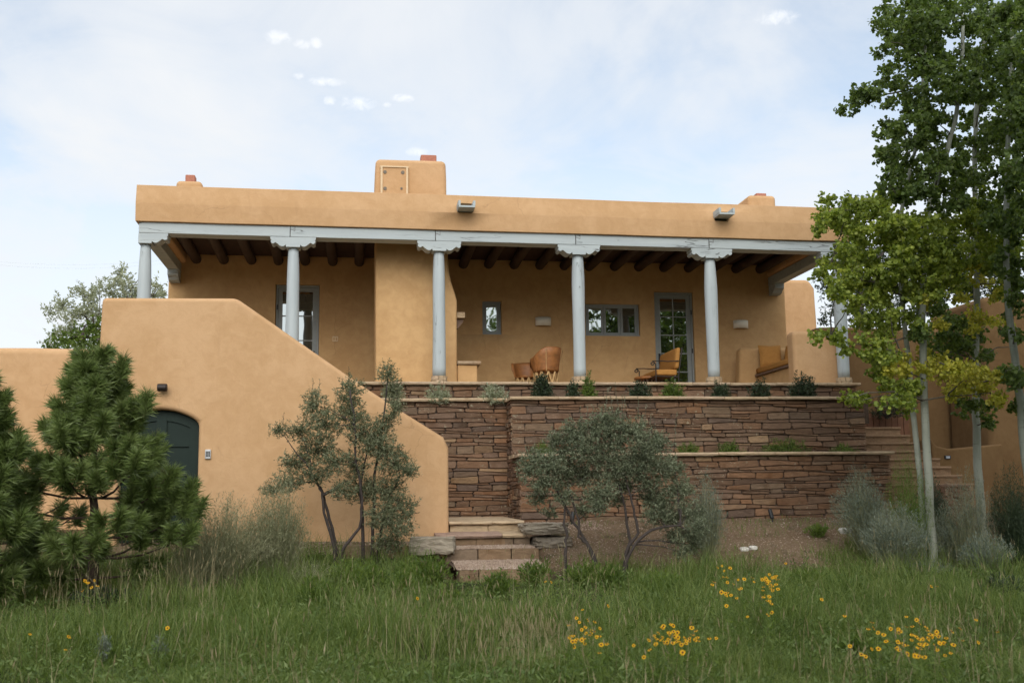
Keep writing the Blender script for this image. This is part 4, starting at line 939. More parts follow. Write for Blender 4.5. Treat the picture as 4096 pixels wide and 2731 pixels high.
# ------------------------------------------------------------------ foliage builders
def unit(a): return a / np.maximum(np.linalg.norm(a, axis=-1, keepdims=True), 1e-9)
def rdir(n): return unit(NP.normal(size=(n, 3)))
OVAL = np.array([(0, 0), (.42, .28), (.5, .62), (.2, .92), (0, 1.0), (-.2, .92), (-.5, .62), (-.42, .28)])
ROUND = np.array([(0, 0), (.46, .2), (.52, .55), (.26, .88), (0, 1.0), (-.26, .88), (-.52, .55), (-.46, .2)])
LANCE = np.array([(0, 0), (.5, .42), (0, 1.0), (-.5, .42)])
def leaf_cards(P_, D, L, W, shape, fold=0.25):
    """leaf-shaped faces starting at P_, pointing along D"""
    n = len(P_); L = np.broadcast_to(L, (n,)); W = np.broadcast_to(W, (n,))
    D = unit(D); side = unit(np.cross(D, rdir(n))); nrm = np.cross(side, D)
    u = shape[:, 0]; v = shape[:, 1]
    V = P_[:, None] + D[:, None] * (L[:, None] * v[None])[..., None] + side[:, None] * (W[:, None] * u[None])[..., None] + nrm[:, None] * (fold * W[:, None] * np.abs(u)[None] - 0.18 * L[:, None] * v[None] ** 2 * fold)[..., None]
    return V.reshape(-1, 3)
def limbs_twigs(tw, mat, parent):
    for p, r in tw.limbs: MB().tube(p, r, 6, False).build('limb', mat, parent, smooth=True)
    if tw.v: tw.build('twigs', mat, parent)['kind'] = 'stuff'
def crown(name, V, k, mat, parent, label=None):
    o = link(name, mesh_np(name, V, k), M[mat], parent, label); return o
def bend(a, b, sag=0.0, n=5, wob=0.03, seed=None):
    a, b = Vector(a), Vector(b); rr = random.Random(seed if seed is not None else R.random()); L = (b - a).length; pts = []
    off = Vector((rr.uniform(-1, 1), rr.uniform(-1, 1), rr.uniform(-1, 1))) * wob * L * 3
    for i in range(n):
        t = i / (n - 1); p = a.lerp(b, t) + off * (t * (1 - t)) + Vector((0, 0, sag * L * 4 * t * (1 - t)))
        if 0 < i < n - 1: p += Vector((rr.uniform(-1, 1), rr.uniform(-1, 1), rr.uniform(-1, 1))) * wob * L * 0.4
        pts.append(p)
    return pts
def pxpath(pts, y, dy=0.0):
    return [S(px, py, y + dy * i) for i, (px, py) in enumerate(pts)]
def nearest_on(paths, c, up_bias=0.0):
    """closest skeleton node lying below the target"""
    best, bd = None, 1e9
    for p in paths:
        for q in p:
            d = (q - c).length + (3.0 if q.z > c.z + 0.15 else 0)
            if d < bd: bd, best = d, q
    return best
DENS = 2.6
def blob_foliage(blobs, stems, y0, dens, twig_len, per_twig, L, W, shape, ydep=0.8, limb_r=0.014, droop=0.0, tw=None, updir=0.35, yspread=0.35, shell=0.55):
    """leafy twigs filling ellipsoidal clumps given in photo pixels; returns leaf vertices and fills tw with twig tubes"""
    VS = []
    for (px, py, rx, ry) in blobs:
        yy = y0 + NP.uniform(-yspread, yspread); c = S(px, py, yy); mx = MPP(yy)
        r = np.array([rx * mx, max(0.12, min(rx, 1.3 * ry) * mx * ydep), ry * mx])
        if stems and tw is not None:
            q = nearest_on(stems, c); L_ = (c - q).length
            pth = bend(q, c, 0.04, 6, 0.05); tw.limbs.append((pth, [limb_r * (1 - 0.75 * i / 5) * min(1.6, 0.5 + L_) for i in range(6)]))
        nt = max(3, int(DENS * dens * (rx * ry) / 1000.0))
        d = rdir(nt); rad = NP.uniform(0, 1, nt) ** shell
        base = np.array(c)[None] + d * r[None] * rad[:, None]
        dirs = unit(d * 0.8 + rdir(nt) * 0.7 + np.array([0, 0, updir])[None])
        tl = twig_len * NP.uniform(0.55, 1.3, nt)
        if tw is not None:
            for b_, d_, l_ in zip(base[::5], dirs[::5], tl[::5]):
                tw.tube([b_ - d_ * l_ * 0.5, b_ + d_ * l_ * 0.5], [0.0035, 0.0015], 3, False)
        t = NP.uniform(-0.5, 0.55, (nt, per_twig))
        P_ = (base[:, None] + dirs[:, None] * (t * tl[:, None])[..., None]).reshape(-1, 3)
        P_ += NP.normal(size=P_.shape) * 0.008
        D = np.repeat(dirs, per_twig, 0) * 0.55 + rdir(len(P_)) * 0.85; D[:, 2] -= droop
        ls = L * NP.uniform(0.65, 1.25, len(P_)); VS.append(leaf_cards(P_, D, ls, W / L * ls, shape))
    return np.concatenate(VS)

# ------------------------------------------------------------------ aspens at the right
def aspen(name_label, trunk, y, r0_, dark, light, yellow, seed, limbs=()):
    base = trunk[0]; path = pxpath(trunk, y); g = G(path[0].x, y); path = [Vector((path[0].x + 0.01, y, g - 0.15))] + path
    t = thing('aspen_tree', name_label, 'tree', (path[0].x, y, g), 'aspens on the right')
    n = len(path); fine = []
    for i in range(n - 1):
        for k in range(4): fine.append(path[i].lerp(path[i + 1], k / 4) + Vector((R.uniform(-.006, .006), R.uniform(-.02, .02), 0)))
    fine.append(path[-1])
    MB().tube(fine, [r0_ * (1 - 0.62 * i / (len(fine) - 1)) for i in range(len(fine))], 12).build('trunk', M['aspen'], t, smooth=True)
    tw = MB(); stems = [fine[4:]]
    for lm in limbs:
        lp = pxpath(lm, y - 0.15); stems.append(lp); tw.limbs.append((lp, [0.015 * (1 - 0.6 * i / (len(lp) - 1)) for i in range(len(lp))]))
    for nm, bl, mat, dn in (('crown', dark, 'leaf_dark', 6.2), ('crown', light, 'leaf_light', 6.0), ('yellow_foliage', yellow, 'leaf_yellow', 6.6)):
        if bl:
            sub = []                                             # every bough is a loose heap of small leafy sprays
            for (px, py, rx, ry) in bl:
                for _ in range(max(3, int(rx * ry / 400))):
                    a_ = R.uniform(0, 6.283); q_ = R.random() ** .6; sub.append((px + math.cos(a_) * q_ * rx * .92, py + math.sin(a_) * q_ * ry * .92, R.uniform(22, 44), R.uniform(16, 32)))
            big = blob_foliage([(b[0], b[1], b[2] * .5, b[3] * .5) for b in bl], stems[:1] if mat == 'leaf_dark' else stems, y, 1.2, 0.16, 6, 0.05, 0.047, ROUND, 0.9, 0.012, 0.45, tw, 0.15, 0.9, 0.5)
            V = np.concatenate([big, blob_foliage(sub, None, y, dn, 0.13, 6, 0.052, 0.049, ROUND, 1.3, 0.014, 0.5, tw, 0.1, 1.0, 0.6)])
            crown(nm, V, 8, mat, t)
    limbs_twigs(tw, M['limb'], t)
dk1 = [(3560, 170, 50, 70), (3620, 80, 120, 120), (3480, 372, 65, 50), (3405, 400, 45, 55), (3585, 300, 70, 60), (3620, 420, 90, 80), (3580, 520, 70, 60), (3650, 560, 90, 70), (3560, 640, 60, 60), (3640, 680, 90, 70), (3545, 730, 45, 45), (3600, 770, 90, 50), (3700, 180, 110, 110)]
lt1 = [(3330, 850, 60, 60), (3300, 910, 40, 40), (3415, 840, 70, 60), (3500, 830, 80, 55), (3380, 930, 60, 45), (3470, 930, 80, 55), (3290, 1075, 35, 40), (3350, 1060, 55, 50), (3410, 1110, 60, 60), (3340, 1180, 45, 40), (3430, 1010, 60, 45), (3500, 1060, 70, 60), (3400, 1220, 55, 35), (3480, 1180, 70, 60), (3280, 1355, 40, 28), (3345, 1350, 55, 35), (3420, 1380, 70, 38), (3480, 1420, 60, 40), (3540, 1470, 60, 45), (3510, 1360, 50, 30), (3560, 950, 80, 60), (3450, 1090, 70, 60), (3540, 1170, 70, 60), (3360, 1000, 50, 40), (3370, 1120, 60, 50), (3450, 1290, 60, 30), (3560, 1300, 60, 40), (3380, 880, 60, 50), (3560, 860, 70, 50)]
aspen('left hand slender aspen of the close pair, with light green lower boughs', [(3693, 2060), (3675, 1850), (3652, 1640), (3640, 1500), (3622, 1350), (3606, 1180), (3597, 1000), (3612, 800), (3660, 600), (3690, 400), (3700, 200), (3690, 40)], 16.0, 0.05, dk1, lt1, [], 1, [[(3620, 1350), (3520, 1385), (3420, 1375), (3320, 1350)], [(3606, 1180), (3500, 1130), (3400, 1090), (3320, 1060)], [(3600, 1000), (3500, 900), (3400, 860), (3310, 850)]])
dk2 = [(3780, 60, 150, 140), (3730, 300, 110, 110), (3840, 300, 110, 120), (3740, 480, 100, 90), (3760, 640, 110, 80), (3700, 760, 90, 60), (3800, 780, 90, 70), (3700, 1330, 60, 50), (3760, 1250, 50, 40)]
lt2 = [(3600, 900, 90, 60), (3700, 890, 80, 60), (3600, 1010, 80, 60), (3700, 1000, 80, 60), (3790, 960, 70, 60), (3600, 1110, 80, 55), (3650, 1180, 70, 45), (3560, 1250, 70, 40), (3760, 1090, 80, 50), (3580, 1590, 60, 40), (3640, 1560, 55, 50), (3560, 1530, 45, 35), (3630, 1630, 45, 30), (3410, 1590, 35, 16), (3450, 1600, 30, 14), (3650, 950, 80, 60), (3660, 1060, 80, 60), (3720, 1150, 70, 50), (3780, 1040, 80, 60), (3660, 1290, 60, 35), (3560, 1420, 55, 40), (3600, 1540, 50, 40)]
yl2 = [(3635, 1450, 55, 32), (3600, 1490, 50, 30), (3720, 1440, 60, 30), (3790, 1480, 60, 38), (3870, 1510, 65, 38), (3940, 1530, 60, 48), (3850, 1560, 55, 28), (3700, 1490, 50, 25), (3980, 1500, 40, 30), (3880, 1465, 45, 22), (3800, 1570, 35, 22), (3720, 1210, 45, 22), (3760, 1290, 30, 22), (3980, 1600, 18, 22)]
aspen('right hand aspen of the close pair, white trunk with yellow lower leaves', [(3722, 2060), (3710, 1850), (3697, 1650), (3691, 1400), (3690, 1200), (3694, 1000), (3720, 800), (3790, 600), (3822, 480), (3848, 250), (3850, 60)], 15.8, 0.068, dk2, lt2, yl2, 2, [[(3693, 1600), (3790, 1585), (3850, 1582), (3960, 1570)], [(3694, 1480), (3760, 1450), (3850, 1490), (3960, 1520)], [(3700, 1520), (3620, 1480)]])
dk3 = [(3960, 60, 120, 140), (3940, 240, 110, 110), (3930, 420, 110, 90), (3900, 560, 110, 90), (3880, 700, 110, 80), (3940, 820, 100, 80), (3880, 1360, 60, 40), (3830, 1400, 60, 35), (3900, 1640, 65, 40), (3850, 1620, 45, 22), (3955, 1690, 45, 20), (3930, 1420, 40, 25), (3990, 560, 80, 90), (3790, 1340, 70, 45), (3760, 1405, 60, 40), (3850, 1300, 60, 40), (3820, 1460, 50, 30)]
lt3 = [(3870, 900, 90, 70), (3960, 960, 90, 70), (3850, 1030, 80, 60), (3940, 1060, 80, 60), (3830, 1140, 60, 40), (4000, 1050, 80, 70), (4050, 950, 70, 80), (3980, 870, 80, 60), (4040, 1140, 60, 60), (3900, 820, 80, 60), (4060, 820, 60, 70)]
yl3 = [(3900, 1075, 45, 28), (3930, 1120, 35, 25), (3985, 1180, 35, 40), (3990, 1280, 50, 22), (3920, 1260, 32, 22), (3890, 1310, 25, 15), (3850, 1190, 50, 18)]
aspen('single aspen in front of the stepped brown wall', [(3925, 2050), (3908, 1800), (3900, 1600), (3904, 1400), (3910, 1200), (3905, 950), (3900, 700), (3905, 450), (3930, 200), (3950, 40)], 17.3, 0.075, dk3, lt3, yl3, 3, [[(3905, 1440), (3940, 1420), (3985, 1390), (4040, 1388)]])
dk4 = [(4060, 80, 90, 140), (4050, 300, 90, 130), (4060, 520, 80, 100), (4040, 700, 80, 90), (4070, 880, 70, 100), (4040, 1040, 60, 90), (4075, 1200, 50, 90), (4050, 1330, 45, 50), (4040, 1480, 50, 40), (4075, 1540, 35, 50), (4085, 1600, 30, 40), (4000, 900, 70, 70)]
dk5 = [(4130, 120, 150, 160), (4110, 380, 120, 150), (4150, 620, 130, 150), (4170, 860, 90, 140), (4250, 1080, 100, 130), (4280, 1250, 100, 120), (4250, 300, 170, 250), (4270, 700, 170, 230), (4300, 1050, 170, 200), (4350, 1350, 150, 150), (4400, 500, 160, 300), (4420, 950, 150, 250)]
aspen('shady dark tree cut by the right edge of the picture', [(4330, 2300), (4320, 1900), (4300, 1500), (4290, 1000), (4280, 500), (4270, 200)], 13.4, 0.11, dk5, [], [], 6)
aspen('leaning dark aspen at the far right edge', [(4125, 2050), (4097, 1750), (4078, 1560), (4052, 1380), (4032, 1200), (4025, 1000), (4030, 700), (4040, 400), (4050, 100)], 15.3, 0.075, dk4, [], [], 4)

# ------------------------------------------------------------------ olive-like shrubs in front of the walls
def shrub(label, stems_px, blobs, y, mat, dens, r0_=0.026, L=0.04, W=0.013, spikes=(), name='olive_shrub'):
    paths = [pxpath(p, y + dy) for p, dy in stems_px]; b = paths[0][0]
    t = thing(name, label, 'shrub', (b.x, y, G(b.x, y)))
    for p in paths:
        f = [p[i].lerp(p[i + 1], k / 3) + Vector((R.uniform(-.012, .012), R.uniform(-.02, .02), 0)) for i in range(len(p) - 1) for k in range(3)] + [p[-1]]
        f[0] = Vector((f[0].x, f[0].y, G(f[0].x, f[0].y) - 0.05)) if p is paths[0] or True and p[0].z < G(p[0].x, p[0].y) + 0.35 else f[0]
        MB().tube(f, [r0_ * (1 - 0.6 * i / (len(f) - 1)) * R.uniform(.92, 1.08) for i in range(len(f))], 8).build('stem', M['bark'], t, smooth=True)
    tw = MB(); V = blob_foliage(blobs, paths, y, dens, 0.13, 13, L, W, LANCE, 0.8, 0.010, 0.0, tw, 0.45, 0.3, 0.6)
    sp = []
    for (px, py, h) in spikes:                                   # long leafy shoots standing out of the crown
        a = S(px, py, y + R.uniform(-.3, .3)); n = int(h / 5); tt = np.linspace(0, 1, n)
        d = np.array([R.uniform(-.15, .15), R.uniform(-.1, .1), 1.0]); hh = h * MPP(y)
        P_ = np.array(a)[None] + d[None] * (tt * hh)[:, None]; tw.tube([a, a + Vector(d) * hh], [0.004, 0.0015], 3, False)
        D = rdir(n) * 0.9; D[:, 2] = np.abs(D[:, 2]) + 0.4; sp.append(leaf_cards(P_, D, L * 0.9, W, LANCE))
    crown('crown', np.concatenate([V] + sp), 4, mat, t); limbs_twigs(tw, M['bark'], t)
A_st = [([(1345, 2230), (1320, 2130), (1296, 2050), (1290, 1980), (1275, 1940), (1245, 1890)], 0), ([(1355, 2230), (1330, 2110), (1300, 2010), (1285, 1950), (1260, 1925), (1320, 1860)], 0.1), ([(1360, 2235), (1380, 2180), (1440, 2110), (1450, 2000), (1425, 1850), (1420, 1700), (1400, 1560)], -0.1), ([(1490, 2200), (1495, 2050), (1500, 1900), (1530, 1700), (1550, 1520)], 0.2), ([(1455, 2190), (1450, 2060), (1440, 1960), (1470, 1800)], 0.0), ([(1510, 2200), (1530, 2080), (1560, 1980), (1600, 1900)], 0.1), ([(1290, 1980), (1330, 1960), (1390, 1920)], 0.0)]
A_bl = [(1260, 1620, 55, 70), (1300, 1700, 75, 75), (1200, 1720, 60, 50), (1270, 1800, 85, 65), (1180, 1850, 70, 45), (1150, 1930, 70, 45), (1090, 1960, 45, 25), (1110, 1720, 45, 25), (1250, 1900, 70, 40), (1340, 1850, 60, 60), (1400, 1560, 60, 60), (1400, 1650, 70, 80), (1450, 1730, 70, 80), (1500, 1760, 60, 60), (1550, 1490, 45, 40), (1570, 1560, 40, 60), (1580, 1640, 35, 45), (1540, 1700, 45, 60), (1530, 1800, 80, 70), (1590, 1860, 80, 60), (1640, 1890, 45, 25), (1440, 1960, 85, 55), (1370, 1960, 55, 40), (1540, 1960, 90, 65), (1600, 2020, 70, 50), (1580, 2110, 85, 60), (1520, 2060, 70, 50), (1560, 2170, 70, 40), (1630, 2060, 35, 25), (1420, 1860, 60, 60)]
shrub('left olive shrub with bent dark stems against the tan stair wall', A_st, A_bl, 16.7, 'leaf_olive', 15.5, spikes=[(1245, 1600, 80), (1275, 1580, 60), (1395, 1530, 60), (1550, 1480, 45), (1130, 1700, 45), (1370, 1560, 50)])
B_st = [([(2265, 2240), (2262, 2170), (2270, 2130), (2255, 2100), (2262, 2020), (2230, 1960)], 0), ([(2395, 2265), (2360, 2190), (2310, 2110), (2280, 2060), (2240, 1980), (2190, 1900)], 0.05), ([(2390, 2255), (2345, 2170), (2315, 2145), (2312, 2080), (2290, 2000), (2270, 1950)], 0.0), ([(2490, 2280), (2515, 2180), (2555, 2130), (2540, 2060), (2525, 1980), (2490, 1880), (2450, 1780)], -0.1), ([(2500, 2260), (2520, 2160), (2510, 2100), (2500, 2020), (2470, 1920), (2420, 1820)], 0.0), ([(2495, 2275), (2540, 2170), (2600, 2120), (2660, 2105), (2720, 2100), (2760, 2130)], -0.15)]
B_bl = [(2140, 1840, 60, 55), (2110, 1880, 45, 50), (2200, 1860, 70, 60), (2260, 1800, 70, 60), (2180, 1930, 65, 45), (2270, 1890, 75, 60), (2340, 1790, 75, 65), (2300, 1730, 60, 50), (2380, 1720, 75, 60), (2440, 1690, 70, 60), (2400, 1830, 80, 65), (2340, 1900, 75, 60), (2260, 1980, 55, 45), (2380, 1990, 60, 50), (2330, 2040, 45, 30), (2480, 1760, 80, 65), (2540, 1720, 70, 55), (2500, 1850, 80, 55), (2580, 1790, 75, 60), (2640, 1780, 55, 50), (2650, 1870, 70, 55), (2700, 1870, 55, 45), (2600, 1930, 60, 45), (2640, 2000, 80, 60), (2720, 1960, 70, 60), (2680, 2070, 80, 55), (2760, 2050, 70, 60), (2740, 2140, 65, 50), (2780, 2180, 45, 40), (2690, 2150, 40, 35), (2220, 1760, 50, 40), (2730, 2210, 45, 30), (2200, 2050, 40, 20)]
shrub('silvery olive shrub on the gravel bed in front of the stone walls', B_st, B_bl + [(2450, 1905, 80, 50), (2550, 1880, 80, 50), (2600, 1990, 50, 40), (2430, 1965, 50, 35), (2500, 1950, 60, 35), (2570, 1830, 70, 50), (2390, 2030, 50, 30), (2620, 2060, 55, 40), (2160, 1990, 50, 35), (2470, 2000, 45, 25), (2800, 2110, 45, 45)], 15.9, 'leaf_olive2', 15.0, L=0.042, spikes=[(2420, 1660, 110), (2450, 1650, 100), (2475, 1650, 120), (2490, 1670, 90), (2500, 1650, 80), (2555, 1680, 90), (2345, 1700, 80), (2380, 1690, 70), (2620, 1750, 80), (2700, 1740, 90), (2280, 1720, 60), (2320, 1690, 60), (2600, 1720, 60), (2700, 1830, 80), (2850, 2110, 60), (2580, 1690, 70)])

# ------------------------------------------------------------------ pines at the left
def pine(label, base_px, y, top_px, spread, tiers, seed, dens=1.0, tufts_extra=(), flat=1.0):
    rr = random.Random(seed); rn = np.random.default_rng(seed); b = S(*base_px, y); g = G(b.x, y); top = S(*top_px, y)
    t = thing('pine_tree', label, 'tree', (b.x, y, g), 'young pines at the left')
    tr = [Vector((b.x, y, g - 0.1))] + [Vector((b.x + (top.x - b.x) * k / 8 + rr.uniform(-.03, .03), y + rr.uniform(-.03, .03), g + (top.z - g) * k / 8)) for k in range(1, 9)]
    MB().tube(tr, [0.075 * (1 - 0.85 * k / 8) for k in range(9)], 10).build('trunk', M['pinebark'], t, smooth=True)
    H = top.z - g; br = MB(); tuf = [(top, Vector((0, 0, 1)), 1.1)]
    for k in range(tiers):
        f = 0.10 + 0.86 * k / (tiers - 1); z = g + H * f; c = Vector((b.x + (top.x - b.x) * f, y, z)); n = rr.choice((3, 4, 4, 5))
        reach = spread * (1 - f ** 1.25) ** 0.95 * (0.88 + 0.12 * math.sin(f * 9 + seed)) * (0.72 if f < 0.12 else 1) + 0.08
        if f < 0.2: reach *= 0.9
        for q in range(n):
            a = 2 * math.pi * (q + rr.uniform(-.25, .25)) / n + k * 1.1; Lb = reach * rr.uniform(0.72, 1.12)
            d = Vector((math.cos(a), math.sin(a) * flat, 0)); rise = rr.uniform(0.12, 0.4) + 0.3 * f
            pts = [c + d * (Lb * s) + Vector((0, 0, Lb * (rise * s * s - 0.10 * s + 0.12 * (s ** 4)))) for s in (0, .25, .5, .75, 1)]
            br.tube(pts, [0.022 * (1 - f * 0.5), 0.017, 0.013, 0.010, 0.007], 6, False)
            tuf.append((pts[-1], (pts[-1] - pts[-2]).normalized() * 0.6 + Vector((0, 0, 0.6)), 1.0))
            for s in (0.45, 0.72):
                if Lb * s < 0.12: continue
                p = pts[0].lerp(pts[4], s) + Vector((0, 0, Lb * (rise * s * s - rise * s) * 0.5))
                for sd in (-1, 1):
                    l2 = Lb * rr.uniform(0.22, 0.42) * (1.15 - s * 0.5); e = d * 0.55 + Vector((-d.y, d.x, 0)) * sd * rr.uniform(.5, 1) + Vector((0, 0, rr.uniform(.1, .5)))
                    e.normalize(); p2 = p + e * l2; br.tube([p, p.lerp(p2, .5) - Vector((0, 0, .01)), p2], [0.009, 0.007, 0.005], 5, False)
                    tuf.append((p2, e * 0.6 + Vector((0, 0, 0.55)), rr.uniform(.75, 1)))
                    if l2 > 9: tuf.append((p.lerp(p2, .55), e * 0.5 + Vector((0, 0, .5)), rr.uniform(.6, .85)))
    for (px, py) in tufts_extra:
        p = S(px, py, y - 0.2); q = min(tr, key=lambda v: abs(v.z - (p.z - 0.55 * abs(p.x - v.x)))); br.tube([q, q.lerp(p, .5) - Vector((0, 0, .05)), p], [.014, .010, .006], 6, False)
        tuf.append((p, Vector((0.1, 0, 1)), 1.0))
        for f in (.55, .78): tuf.append((q.lerp(p, f) - Vector((0, 0, .04)), Vector((.4 * (1 if p.x > q.x else -1), -.3, .8)), .85))
    br.build('branches', M['pinebark'], t, smooth=True)
    VS = []
    for p, d, s in tuf:
        n = int(420 * dens * s); d = np.array(d.normalized()); back = rn.uniform(0, 0.26, n) * s
        P_ = np.array(p)[None] - d[None] * back[:, None] + rn.normal(size=(n, 3)) * 0.006
        D = unit(d[None] * rn.uniform(.45, 1.3, n)[:, None] + rn.normal(size=(n, 3)) * 0.56); L = rn.uniform(0.12, 0.215, n) * (0.75 + 0.25 * s)
        side = unit(np.cross(D, rn.normal(size=(n, 3)))) * 0.0017; mid = P_ + D * (L * .55)[:, None]; tip = P_ + D * L[:, None] + np.array([0, 0, -0.012])[None]
        VS.append(np.stack([P_ - side, P_ + side, mid + side * .8 + np.array([0, 0, .004]), tip], 1).reshape(-1, 3))
    crown('needles', np.concatenate(VS), 4, 'needle', t)
pine('large bushy long needled pine in front of the arched green door', (375, 2240), 14.4, (375, 1410), 1.62, 12, 5, 1.0, [(490, 1440), (590, 1580), (700, 1960), (770, 1930), (745, 1990), (310, 1480)])
pine('pine cut by the left edge of the picture, beside the large pine', (-95, 2300), 13.6, (-70, 1490), 1.12, 10, 9, 0.95)

# ------------------------------------------------------------------ sage and rabbitbrush
def brush(label, px, py, y, w, h, n, mat, leafy=10, L=0.035, W=0.006, lean=0.0, name='sagebrush', stemmat='paletwig', cat='shrub', upr=1.0, sw=0.0024):
    """many thin stems fanning out of one base, each set with narrow leaves; w,h in photo pixels"""
    c = S(px, py, y); b = Vector((c.x, y, G(c.x, y))); k = MPP(y); H = max(0.1, S(px, py - h, y).z - b.z); Wd = w * k / 2
    t = thing(name, label, cat, b)
    th = NP.uniform(0, 2 * math.pi, n); rad = NP.uniform(0, 1, n) ** 0.6
    tip = np.stack([np.cos(th) * rad * Wd + lean * H, np.sin(th) * rad * Wd * 0.8, H * (1 - 0.45 * rad ** 2 * upr) * NP.uniform(0.55, 1.0, n)], -1)
    root = np.stack([np.cos(th) * rad * Wd * 0.22, np.sin(th) * rad * Wd * 0.2, np.full(n, -0.04)], -1)
    cv = NP.normal(size=(n, 3)) * 0.05 * H; bb = np.array(b)[None]
    at = lambda s: bb + root + (tip - root) * s + cv * (4 * s * (1 - s)) + np.stack([np.zeros(n), np.zeros(n), 0.16 * H * 4 * np.ravel(s * (1 - s)) * np.ones(n)], -1) * (rad[:, None])
    V = []; ss = np.linspace(0, 1, 5)
    side = unit(np.cross(tip - root, rdir(n))) * sw
    for i in range(4):
        a, e = at(ss[i]), at(ss[i + 1]); f0, f1 = 1 - 0.2 * i, 0.8 - 0.2 * i
        V.append(np.stack([a - side * f0, a + side * f0, e + side * f1, e - side * f1], 1).reshape(-1, 3))
    crown('stems', np.concatenate(V), 4, 'sage_dry' if stemmat == 'paletwig' else stemmat, t)
    s = NP.uniform(0.22, 1.0, (leafy, n, 1)); P_ = np.concatenate([at(s[i]) for i in range(leafy)]); d = np.tile(unit(tip - root), (leafy, 1))
    D = d * 0.9 + rdir(len(P_)) * 0.6; ls = L * NP.uniform(.6, 1.3, len(P_))
    crown('foliage', leaf_cards(P_ + NP.normal(size=P_.shape) * 0.012, D, ls, W / L * ls, LANCE), 4, mat, t); return t
brush('wide dry grey green brush between the pine and the left shrub', 900, 2330, 15.3, 440, 380, 1100, 'sage_dry', 15, 0.036, 0.008)
brush('feathery pale brush directly left of the left shrub stems', 1110, 2300, 15.6, 270, 430, 760, 'sage_dry', 15, 0.036, 0.008)
brush('low dry brush tangle at the foot of the large pine', 740, 2330, 14.9, 300, 260, 380, 'sage_dry', 8, 0.032, 0.005, 0.1)
brush('trailing wiry brush spilling right of the pale brush', 1230, 2380, 15.0, 260, 150, 240, 'sage_dry', 8, 0.03, 0.005, 0.2)
brush('grey green rabbitbrush half behind the silvery olive shrub', 2835, 2240, 16.6, 160, 380, 460, 'sage', 16, 0.045, 0.006)
brush('pale upright sagebrush left of the aspen pair', 3490, 2210, 16.6, 260, 370, 760, 'sage', 16, 0.042, 0.007, -0.12)
brush('drooping blue grey sagebrush in front of the aspen pair', 3590, 2330, 15.2, 320, 350, 900, 'sage', 15, 0.042, 0.007, 0.0)
brush('low spreading grey brush right of the drooping sagebrush', 3700, 2340, 14.9, 240, 110, 220, 'sage', 10, 0.036, 0.006, 0.2)
brush('airy pale sagebrush in front of the single aspen', 3890, 2240, 15.6, 270, 420, 420, 'sage', 12, 0.04, 0.006)
brush('dark juniper like shrub at the right edge', 4070, 2250, 15.2, 230, 430, 480, 'leaf_deep', 26, 0.04, 0.008, stemmat='leaf_deep')
brush('feathery green plant climbing in front of the aspen trunks', 3650, 2200, 15.5, 190, 480, 300, 'leaf_green', 26, 0.032, 0.005, stemmat='leaf_green', cat='plant', name='feathery_plant')
brush('grey sagebrush at the foot of the square rock at right', 3790, 2260, 15.9, 230, 250, 420, 'sage', 14, 0.042, 0.008)
brush('green grey brush below the single aspen', 3960, 2330, 14.6, 260, 220, 420, 'sage', 14, 0.042, 0.008)
brush('dark green shrub beside the feathery plant right of the aspen pair', 3740, 2200, 16.4, 170, 330, 300, 'leaf_deep', 22, 0.045, 0.011, stemmat='leaf_deep')
brush('tiny silver sage sprig at the lower left of the meadow', 415, 2600, 10.6, 50, 90, 46, 'sage', 14, 0.03, 0.008, name='sage_sprig', cat='plant')
brush('small silver sage sprig right of the lower left one', 640, 2600, 10.8, 70, 70, 46, 'sage', 14, 0.03, 0.008, name='sage_sprig', cat='plant')

# ------------------------------------------------------------------ planter plants
def bushlet(name, label, px, pyb, y, w, h, mat, L=0.035, W=0.018, n=150, zb=None, group=None, shape=LANCE, per=12):
    c = S(px, pyb, y); k = MPP(y); b = Vector((c.x, y, zb)); t = thing(name, label, 'plant', b, group)
    rx, rz = w * k / 2, max(0.08, S(px, pyb - h, y).z - zb)
    d = rdir(n); d[:, 2] = np.abs(d[:, 2]); r = NP.uniform(0.25, 1, n) ** 0.55
    tip = np.array(b)[None] + d * np.array([rx, min(rx, 0.3), rz])[None] * r[:, None] * NP.uniform(.8, 1.12, (n, 1)); dd = unit(d + rdir(n) * 0.35 + np.array([0, 0, .35]))
    mb = MB()
    for q in tip[::3]: mb.tube([b + Vector((R.uniform(-.02, .02), 0, -.03)), b.lerp(Vector(q), .5) + Vector((0, 0, .02)), Vector(q)], [0.004, 0.003, 0.0015], 3, False)
    mb.build('stems', M['bark'], t)
    P_ = np.repeat(tip, per, 0) - np.repeat(dd, per, 0) * NP.uniform(0, .10, (n * per, 1)) + NP.normal(size=(n * per, 3)) * 0.012
    ls = L * NP.uniform(.6, 1.25, n * per); crown('foliage', leaf_cards(P_, np.repeat(dd, per, 0) * .7 + rdir(n * per) * .8, ls, W / L * ls, shape), len(shape), mat, t)
PG1, PG2 = 'plants along the upper planter', 'plants along the middle planter'
